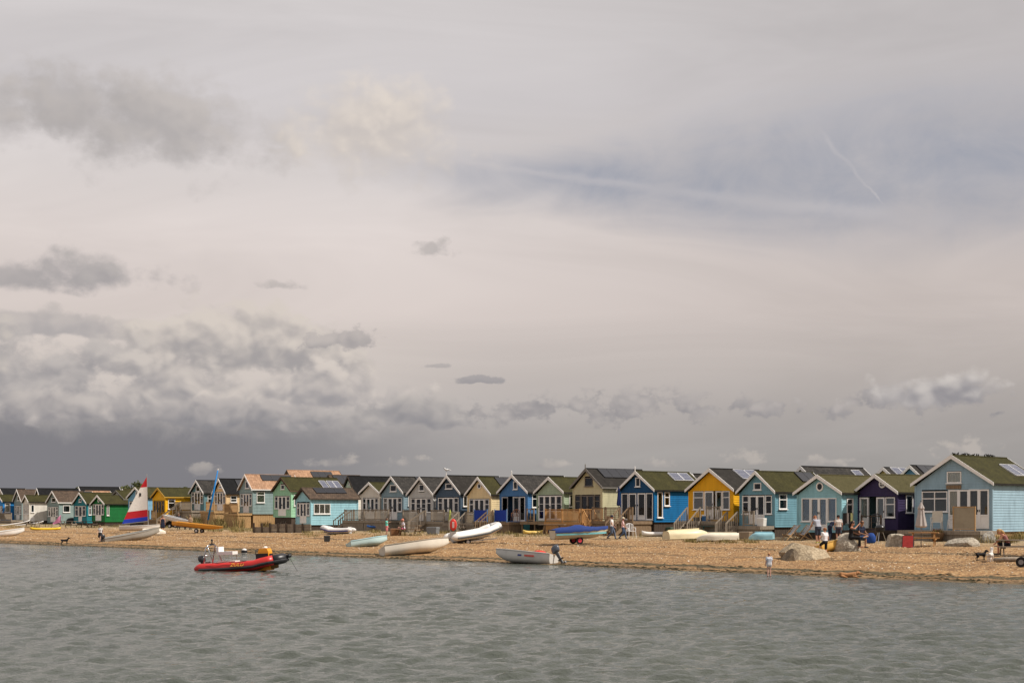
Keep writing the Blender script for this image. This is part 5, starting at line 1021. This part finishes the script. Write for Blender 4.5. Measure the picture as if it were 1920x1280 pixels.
picnic('dark green picnic table behind the white upturned dinghy', P(1335, 1007), -10, mat((.02, .07, .06), .6, .2), 1.5); picnic('brown picnic table by the light grey hut with seated person', P(768, 1003), -15, WOOD, 1.7)
picnic('weathered picnic table beside the red lifebuoy housing', P(878, 999), -20, OLDWOOD, 1.6); picnic('grey picnic table by the far teal hut', P(128, 989), -15, OLDWOOD, 1.9); picnic('grey picnic table beside the yellow kayak', P(62, 988), -12, OLDWOOD, 1.5); picnic('dark picnic table before the bottle green hut', P(168, 989), -18, DARKWOOD, 1.8)
def chair(label, loc, yaw, c, sc=1.0, cat='chair'):
    t_ = thing('garden_chair', label, cat, loc, R(yaw)); t_.scale = (sc,)*3; m_ = mat(c, .5, .06)
    MB().box(-.24, .24, -.22, .24, .41, .44).build('seat', m_, t_)
    m = MB(); n = 9; pts = [(-.25+.5*i/n, -.24-.05*math.sin(math.pi*i/n), .86+.08*math.sin(math.pi*i/n)) for i in range(n+1)]
    m.tube([(-.25, -.22, .43)]+pts+[(.25, -.22, .43)], .025, 6)
    for i in (2, 4, 5, 7): m.tube([pts[i], (pts[i][0]*.9, -.22, .43)], .02, 6)
    m.build('backrest', m_, t_)
    for x in (-.24, .24):
        for y in (-.22, .22): MB().tube([(x, y, .43), (x*1.15, y*1.2, 0)], [.025, .018], 6).build('leg', m_, t_)
        MB().tube([(x*1.05, -.24, .66), (x*1.12, .16, .66), (x*1.05, .22, .43)], .022, 6).build('armrest', m_, t_)
    return t_
chair('white plastic chair beside the walking couple', P(1183, 1007), 200, (.74, .73, .72)); chair('white plastic chair behind the dark green picnic table', P(1326, 1004)+Vector((0, 0, .35)), 160, (.76, .75, .73)); chair('white plastic chair at the far grey hut', P(60, 983), 190, (.75, .74, .72))
t_ = chair('cream canvas armchair on the pale blue hut deck', HUTS[1].fl(-.35, -1.2, -.05), 200-math.degrees(HUTS[1].psi), (.70, .66, .58), 1.1)
MB().box(-.25, .25, -.27, -.20, .44, 1.0).build('canvas_back', CREAMCLOTH, t_)
chair('white folding chair by the bifold doors of pale blue hut', HUTS[1].fl(.75, -1.3, -.05), 120, (.62, .60, .56), .95); chair('dark metal chair on the purple hut deck', HUTS[2].fl(.6, -.9, 0), 150, (.05, .05, .055)); chair('wicker brown chair on the mid blue hut deck', HUTS[10].fl(1.5, -1.2, 0), 160, (.22, .09, .04))
# kettle barbecue
p = P(1650, 1016); t_ = thing('kettle_barbecue', 'black kettle barbecue on thin legs beside the seated couple', 'barbecue', p)
MB().ball((0, 0, .72), (.29, .29, .2), 0, 16, 8).build('bowl', BLACK, t_, True); MB().loft([[(r_*math.cos(a), r_*math.sin(a), z) for a in np.linspace(0, 2*math.pi, 16, endpoint=False)] for r_, z in ((.3, .75), (.27, .88), (.15, .97), (.03, .99))]).build('lid', mat((.015, .015, .016), .3, .1), t_, True)
for a in (0, 2.1, 4.2): MB().tube([(.15*math.cos(a), .15*math.sin(a), .6), (.36*math.cos(a), .36*math.sin(a), 0)], .018, 6).build('leg', STEEL, t_)
for px, lab in ((834, 'black covered barbecue by the steps of the dark slate blue hut'), (136, 'black covered heap before the far teal hut')):
    m = MB(); rg = random.Random(px); w_ = .45 if px > 500 else .75
    m.loft([[(w_*rr*(1+.1*rg.random())*math.cos(a), w_*.7*rr*math.sin(a), z) for a in np.linspace(0, 2*math.pi, 14, endpoint=False)] for rr, z in ((1, -.05), (1.02, .3), (.95, .65), (.7, .85), (.2, .92))]); o = m.build('covered_barbecue', mat((.010, .011, .011), .6, .3), None, True); o.location = P(px, 996 if px > 500 else 984); tag(o, lab, 'barbecue')
# lifebuoy housing
p = P(850, 1001); t_ = thing('lifebuoy_housing', 'bright red lifebuoy housing with white notice on a post', 'lifebuoy', p); MB().box(-.05, .05, .0, .1, 0, .9).build('post', WOOD, t_)
m = MB(); RED = mat((.66, .045, .03), .4, .05); ell = lambda k, y: [(.27*k*math.cos(a), y, .72+.46*k*math.sin(a)) for a in np.linspace(0, 2*math.pi, 24, endpoint=False)]
m.loft([ell(.85, .0), ell(1, -.04), ell(1, -.14), ell(.86, -.2), ell(.5, -.215)]); m.build('housing', RED, t_, True); m = MB(); m.box(-.07, .07, -.232, -.222, .50, .94); m.build('notice', WHITE, t_)
m = MB()
for k in range(4): m.box(-.045, .045, -.237, -.233, .56+k*.095, .60+k*.095)
m.build('print', mat((.5, .06, .05), .6, .05), t_)['kind'] = 'stuff'
# red cushion mat, planter, boxes, bag, washing
p = P(1702, 1026); o = MB().box(-.26, .26, -.05, .05, 0, .62).build('red_mat', mat((.45, .05, .045), .7, .15, 6)); t_ = thing('folding_mat', 'red padded mat with black border leaning upright by the boulder', 'mat', p, R(-20)); t_.rotation_euler = (R(-18), 0, R(-22)); o.parent = t_; o.name = 'padding'; MB().tube([(-.27, 0, 0), (-.27, 0, .63), (.27, 0, .63), (.27, 0, 0), (-.27, 0, 0)], .035, 6).build('border', BLACK, t_)
p = HUTS[1].fl(.35, -2.35, -.32); t_ = thing('planter', 'rusty tub planter with dry plants before the pale blue hut', 'planter', p); MB().loft([[(r_*math.cos(a), r_*math.sin(a), z) for a in np.linspace(0, 2*math.pi, 18, endpoint=False)] for r_, z in ((.27, -.3), (.36, .05), (.38, .18), (.34, .18), (.33, .1))]).build('tub', mat((.16, .10, .055), .9, .3), t_, True)
def blades(n, spread, hgt, rng_, w=.012, lean=.5):
    m = MB()
    for _ in range(n):
        a = rng_.uniform(0, 6.28); r_ = spread*math.sqrt(rng_.random()); x, y = r_*math.cos(a), r_*math.sin(a); hh = hgt*rng_.uniform(.5, 1.1); b_ = rng_.uniform(0, 6.28); l = lean*hh*rng_.uniform(.3, 1)
        dx, dy = math.cos(b_), math.sin(b_); px_, py_ = -dy*w, dx*w
        m.add([(x-px_, y-py_, 0), (x+px_, y+py_, 0), (x+px_*.8+dx*l*.35, y+py_*.8+dy*l*.35, hh*.6), (x-px_*.8+dx*l*.35, y-py_*.8+dy*l*.35, hh*.6), (x+dx*l, y+dy*l, hh)], [(0, 1, 2, 3), (3, 2, 4)], rng_.choice((0, 0, 1, 2)))
    return m
GR = [mat((.26, .20, .075), .9, .3, 6), mat((.13, .125, .04), .9, .3, 6), mat((.36, .27, .12), .9, .3, 6)]
o = blades(160, .3, .3, random.Random(4), .012, .7).build('plants', [mat((.2, .07, .04), .9, .3), GR[1], GR[0]], t_); o.location = (0, 0, .12); o['kind'] = 'stuff'
def crate(name, label, cat, loc, yaw, w, d, hgt, c, lid=None):
    t_ = thing(name, label, cat, loc, R(yaw)); m = MB(); m.loft([[(x*w/2*k, y*d/2*k, z) for x, y in ((-1, -1), (1, -1), (1, 1), (-1, 1))] for z, k in ((0, .92), (hgt*.8, 1.0))]); m.build('box', mat(c, .5, .08), t_)
    m = MB(); m.loft([[(x*w/2*k, y*d/2*k, z) for x, y in ((-1, -1), (1, -1), (1, 1), (-1, 1))] for z, k in ((hgt*.8, 1.03), (hgt*.95, 1.03), (hgt, .95))]); m.build('lid', mat(lid or c, .5, .06), t_); return t_
crate('cool_box', 'blue cool box with white lid on the yellow hut deck', 'cool box', HUTS[6].fl(.2, -.75, -.04), -45, .5, .35, .42, (.02, .12, .30), (.76, .76, .76)); crate('storage_crate', 'low black crate beside the blue cool box', 'crate', HUTS[6].fl(-.45, -.8, -.04), -48, .62, .4, .26, (.012, .012, .012))
crate('storage_crate', 'yellow crate before the far white hut', 'crate', P(238, 984), -40, .55, .45, .75, (.55, .30, .03)); crate('black_bucket', 'small black bucket standing alone on the shingle', 'bucket', P(613, 1015), 20, .36, .36, .42, (.02, .022, .024))
crate('white_cool_box', 'white cool box beside the person in grey vest', 'cool box', P(1546, 1011), 20, .6, .4, .45, (.74, .72, .68)); p = P(1633, 1018)
o = MB().loft([[(r_*math.cos(a)*1.1, r_*.7*math.sin(a), z) for a in np.linspace(0, 2*math.pi, 14, endpoint=False)] for r_, z in ((.18, 0), (.25, .1), (.24, .38), (.14, .55), (.04, .58))]).build('blue_bag', mat((.015, .06, .26), .8, .2), None, True); o.location = p; tag(o, 'blue rucksack on the shingle beside the kettle barbecue', 'bag')
t_ = thing('drying_rack', 'dark drying rack hung with small towels beside the turquoise hut', 'drying rack', HUTS[3].fl(hw(3)+.55, -.5, -.1), -HUTS[3].psi-.5)
MB().tube([(0, 0, 0), (0, 0, 1.15), (1.5, 0, 1.15), (1.5, 0, 0)], .02, 6).build('frame', BLACK, t_)
for i, c_ in enumerate(((.02, .02, .02), (.03, .025, .025), (.4, .36, .34), (.012, .012, .012), (.5, .52, .25))): MB().box(.08+i*.28, .08+i*.28+.24, -.02, .02, .45+.1*(i % 3), 1.17).build('towel', mat(c_, .95, .1), t_)
t_ = thing('pink_cloth', 'bright pink cloth draped on a pole before the far grey-blue hut', 'cloth', P(107, 985)); MB().tube([(.45, 0, 0), (.45, 0, 1.15)], .02, 6).build('pole', GREY, t_)
m = MB(); m.loft([[(-.5+.95*f, .08*math.sin(f*7)*q, .15+.25*f+(.75*f*q)+.15*q) for q in np.linspace(0, 1, 6)] for f in np.linspace(0, 1, 9)], 0, False, False); m.build('fabric', mat((.72, .28, .48), .9, .1, 5), t_, True)
t_ = thing('driftwood_log', 'weathered driftwood log lying beside the picnic bench', 'log', P(1902, 1052)); MB().tube([(-.85, 0, .06), (-.3, .05, .09), (.4, -.02, .08), (1.0, .05, .06)], [.07, .10, .10, .08], 10).build('trunk', OLDWOOD, t_, True)
t_ = thing('trolley_wheel', 'black trailer wheel standing at the edge of the beach', 'wheel', P(1915, 1063), R(-30)); w_ = MB().tube([(0, -.07, .2), (0, .07, .2)], .2, 18).build('tyre', RUBBER, t_); MB().tube([(0, -.08, .2), (0, .08, .2)], .1, 12).build('rim', GREY, t_)
# odds and ends along the hut fronts
crate('water_barrel', 'teal plastic barrel under the mid blue hut deck', 'barrel', P(987, 999), 10, .45, .45, .8, (.03, .16, .18)); crate('storage_crate', 'brown wooden crate by the walking couple', 'crate', P(1128, 1003), 30, .6, .5, .45, (.20, .12, .06)); crate('log_basket', 'brown log basket beside the turquoise-shirted person', 'basket', P(742, 1004), 15, .8, .6, .55, (.22, .10, .04))
crate('storage_crate', 'grey storage box by the light grey hut steps', 'crate', P(812, 1001), -30, .9, .5, .55, (.20, .21, .22)); crate('storage_crate', 'green storage box beside the brown steps of the deep blue hut', 'crate', P(1252, 1001), -40, .8, .5, .5, (.06, .10, .07)); crate('storage_crate', 'weathered wooden box beside the steel blue hut steps', 'crate', P(1398, 1010), -35, .7, .5, .45, (.25, .19, .13))
crate('storage_crate', 'white box on the steel blue hut deck', 'crate', HUTS[5].fl(1.2, -.9, -.04), -40, .5, .4, .5, (.72, .70, .66)); crate('plant_pot', 'terracotta pot on the deep blue hut deck', 'pot', HUTS[7].fl(-1.6, -1.3, -.04), 0, .3, .3, .35, (.36, .15, .08)); crate('plant_pot', 'dark pot on the sage green hut deck', 'pot', HUTS[9].fl(-1.0, -1.1, -.04), 0, .32, .32, .4, (.05, .05, .05))
t_ = thing('wooden_trestle', 'rough wooden trestle with planks before the sage green hut', 'trestle', P(1035, 1003), R(-20))
for x in (-.6, .6):
    for y in (-.25, .25): MB().beam((x, y*1.4, 0), (x*.9, y*.4, .75), .07).build('leg', WOOD, t_)
for k in range(3): MB().box(-1.0, 1.0, -.25+k*.17, -.25+k*.17+.15, .75, .79).build('plank', OLDWOOD, t_)
chair('brown wooden armchair on the blue-grey hut deck', HUTS[14].fl(.6, -1.0, -.04), 170, (.14, .08, .05)); chair('dark green garden chair on the cream hut deck', HUTS[11].fl(.9, -1.0, -.04), 175, (.02, .06, .04)); chair('weathered grey chair before the mint green hut', P(533, 990), 150, (.22, .18, .14)); chair('pale wooden chair on the khaki hut deck', HUTS[8].fl(-.9, -1.2, -.04), 190, (.45, .32, .18))
# timber retaining wall
a, b_ = P(476, 998), P(583, 998); t_ = thing('retaining_wall', 'old timber retaining wall of stacked sleepers below the mint green hut', 'wall', a); d = (b_-a); d.z = 0; n = 7; rg = random.Random(5)
for i in range(n):
    q0, q1 = d*(i/n), d*((i+1)/n); MB().beam(q0+Vector((0, -.06, -.1)), q0+Vector((0, -.06, .78+.1*rg.random())), .14).build('post', DARKWOOD, t_)
    for k in range(3):
        if k == 2 and i in (0, 1): continue
        MB().beam(q0+d.normalized()*.02+Vector((0, .05+.02*rg.random(), .12+k*.25)), q1-d.normalized()*.02+Vector((0, .05+.02*rg.random(), .12+k*.25+.02*rg.random())), .10, .23).build('sleeper', OLDWOOD, t_)
# birds on the ridge
h = HUTS[1]; rg = random.Random(9)
def bird(loc, yaw, c, sc, label, group):
    m = MB(); m.ball((0, 0, .09), (.10, .05, .055), 0, 8, 5); m.ball((.09, 0, .15), .036, 0, 8, 5); m.tube([(.115, 0, .15), (.16, 0, .145)], [.012, .003], 5, 1); m.tube([(-.08, 0, .085), (-.2, 0, .06)], [.035, .012], 5); m.tube([(.01, .015, .06), (.01, .015, 0)], .006, 4, 1); m.tube([(.01, -.015, .06), (.01, -.015, 0)], .006, 4, 1)
    o = m.build('bird', [mat(c, .7, .2), BLACK], None, True); o.location = loc; o.rotation_euler = (0, 0, yaw); o.scale = (sc,)*3; tag(o, label, 'bird', group)
for v_ in (.1, .55, 1.2, 1.35, 1.75, 2.35, 2.75, 2.95, 3.7, 4.05, 4.25, 4.6):
    bird(h.fl(0, v_, h.za+.01), rg.uniform(0, 6.3), (.012, .012, .012), rg.uniform(.75, 1.05), 'small dark bird perched on the mossy ridge of the pale blue hut', 'birds along the ridge')
h = HUTS[12]; bird(h.fl(0, -.2, h.za+.3), 3.0, (.72, .72, .72), 1.9, 'white gull perched on the finial of the dark slate blue hut', None)
# ---------------------------------------------------------------- grass, pebbles, weed
rg = random.Random(11); m = MB()
def tuft(px, py, n, spread, hgt, dz=0.0):
    p_ = P(px, py) if not isinstance(px, Vector) else px; q = blades(n, spread, hgt, rg, .014, .75); b0_ = len(m.v); m.v += [(x+p_.x, y+p_.y, z+float(gz(x+p_.x, y+p_.y))-.03) for x, y, z in q.v]; m.f += [tuple(b0_+i for i in f) for f in q.f]; m.m += q.m
for i in range(70): tuft(rg.uniform(366, 505), rg.uniform(981, 990), 90, .6, rg.uniform(.8, 1.75))
for i in range(34): tuft(rg.uniform(380, 500), rg.uniform(991, 998), 40, .5, rg.uniform(.2, .5))
for i in range(130): tuft(rg.uniform(560, 1480), rg.uniform(995, 1006), 45, .5, rg.uniform(.12, .42))
for i in range(26): tuft(rg.uniform(1290, 1420), rg.uniform(1012, 1019), 45, .4, rg.uniform(.12, .3))
for i in range(30): tuft(rg.uniform(1830, 1925), rg.uniform(1008, 1018), 60, .5, rg.uniform(.3, .6))
for i in range(40): tuft(rg.uniform(0, 360), rg.uniform(984, 990), 40, .6, rg.uniform(.15, .4))
o = m.build('dune_grass', GR); tag(o, 'dry dune grass along the top of the beach', 'grass', kind='stuff')
rs = np.random.RandomState(5); n = 40000; tt = rs.uniform(-12, 135, n); dd = rs.uniform(.2, 1, n)**1.2*26; xx = SR.x+tt*SDIR.x+dd*SN.x; yy = SR.y+tt*SDIR.y+dd*SN.y; zz = gz(xx, yy); rr = rs.uniform(.018, .05, n)*(1+.6*(rs.rand(n) < .05)); an_ = rs.uniform(0, 6.28, n)
base = np.array([(1, 0, 0), (0, .75, 0), (-1, 0, 0), (0, -.75, 0), (0, 0, .55), (0, 0, -.4)]); ca_, sa_ = np.cos(an_)[:, None], np.sin(an_)[:, None]
V = np.stack([base[None, :, 0]*ca_-base[None, :, 1]*sa_, base[None, :, 0]*sa_+base[None, :, 1]*ca_, np.repeat(base[None, :, 2], n, 0)], -1)*rr[:, None, None]+np.stack([xx, yy, zz+.008], -1)[:, None, :]
fb = np.array([(0, 1, 4), (1, 2, 4), (2, 3, 4), (3, 0, 4)]); FF = (fb[None]+np.arange(n)[:, None, None]*6).reshape(-1, 3)
me = bpy.data.meshes.new('pebbles'); me.from_pydata(V.reshape(-1, 3).tolist(), [], FF.tolist()); me.polygons.foreach_set('material_index', np.repeat(rs.choice(4, n, p=[.48, .3, .17, .05]), 4)); 
for c_ in ((.42, .26, .13), (.56, .41, .24), (.16, .10, .06), (.74, .66, .54)): me.materials.append(mat(c_, .85, .15, 9))
o = link('pebbles', me); tag(o, 'loose pebbles scattered over the shingle beach', 'pebbles', kind='stuff')
m = MB(); rg = random.Random(23)
for i in range(5200):
    band_ = rg.choice((0, 0, 0, 1, 2)); d_ = (rg.gauss(.55, .35), rg.gauss(2.3, .45), rg.gauss(14.2, .8))[band_]; t0 = rg.uniform(-10, 130); x, y = SR.x+t0*SDIR.x+d_*SN.x, SR.y+t0*SDIR.y+d_*SN.y; l = rg.uniform(.05, .2); z = float(gz(x, y))
    ring = []; k = 7
    b0_ = len(m.v); m.v.append((x, y, z+rg.uniform(.01, .035)))
    for q in range(k): a = 2*math.pi*q/k; r_ = l*rg.uniform(.4, 1); X_, Y_ = x+SDIR.x*r_*math.cos(a)*1.6+SN.x*r_*.4*math.sin(a), y+SDIR.y*r_*math.cos(a)*1.6+SN.y*r_*.4*math.sin(a); m.v.append((X_, Y_, float(gz(X_, Y_))-.004))
    for q in range(k): m.f.append((b0_, b0_+1+q, b0_+1+(q+1) % k)); m.m.append(0 if band_ < 2 else 1)
o = m.build('seaweed', [mat((.040, .034, .014), .8, .4, 5), mat((.10, .065, .03), .9, .3, 5)]); tag(o, 'dark seaweed strewn along the strand lines', 'seaweed', kind='stuff')
# ---------------------------------------------------------------- trees beyond the huts
def tree(label, px, ytop, Y, wpx, seed):
    s_ = F/Y; base = Vector(((px-960)/F*Y, Y, .8)); Ht = CH+(HY-ytop)/s_-.8; Wd = wpx/s_/2; rg = random.Random(seed); t_ = thing('tree', label, 'tree', base, 0, 'trees beyond the huts')
    tr = MB(); tr.tube([(0, 0, -.3), (.1, 0, Ht*.3), (0, .1, Ht*.6)], [.28, .2, .1], 8); limbs = []
    for i in range(7): a = i*.9+rg.random(); e = (Wd*.6*math.cos(a), Wd*.6*math.sin(a), Ht*rg.uniform(.5, .8)); tr.tube([(.05, 0, Ht*rg.uniform(.25, .45)), (e[0]*.5, e[1]*.5, e[2]*.8), e], [.12, .08, .03], 6)
    tr.build('trunk', DARKWOOD, t_); cr = MB()
    cl_ = [(Vector((rg.gauss(0, .42)*Wd, rg.gauss(0, .42)*Wd, Ht*rg.uniform(.42, .88))), Wd*rg.uniform(.25, .45)) for _ in range(22)]
    for c_, r_ in cl_:
        for _ in range(110):
            q = c_+Vector((rg.gauss(0, .5), rg.gauss(0, .5), rg.gauss(0, .4)))*r_; q.z = min(q.z, Ht*1.0); u = Vector((rg.gauss(0, 1), rg.gauss(0, 1), rg.gauss(0, 1))).normalized(); w_ = u.orthogonal().normalized()*.16; u *= .24
            cr.add([q-u, q+w_, q+u, q-w_], [(0, 1, 2, 3)], rg.choice((0, 0, 1)))
    cr.build('crown', [mat((.045, .055, .016), .8, .3, 1), mat((.08, .085, .026), .8, .3, 1)], t_)
tree('rounded dark green tree behind the sky blue hut', 249, 901, 235, 46, 1); tree('bushy tree beside the rounded one', 236, 911, 238, 34, 2); tree('small tree peeping over the black-roofed far hut', 147, 907, 250, 18, 3); tree('low bushy tree over the far roofs', 168, 910, 252, 36, 4); tree('low bush over the golden yellow hut roof', 338, 911, 225, 34, 5)
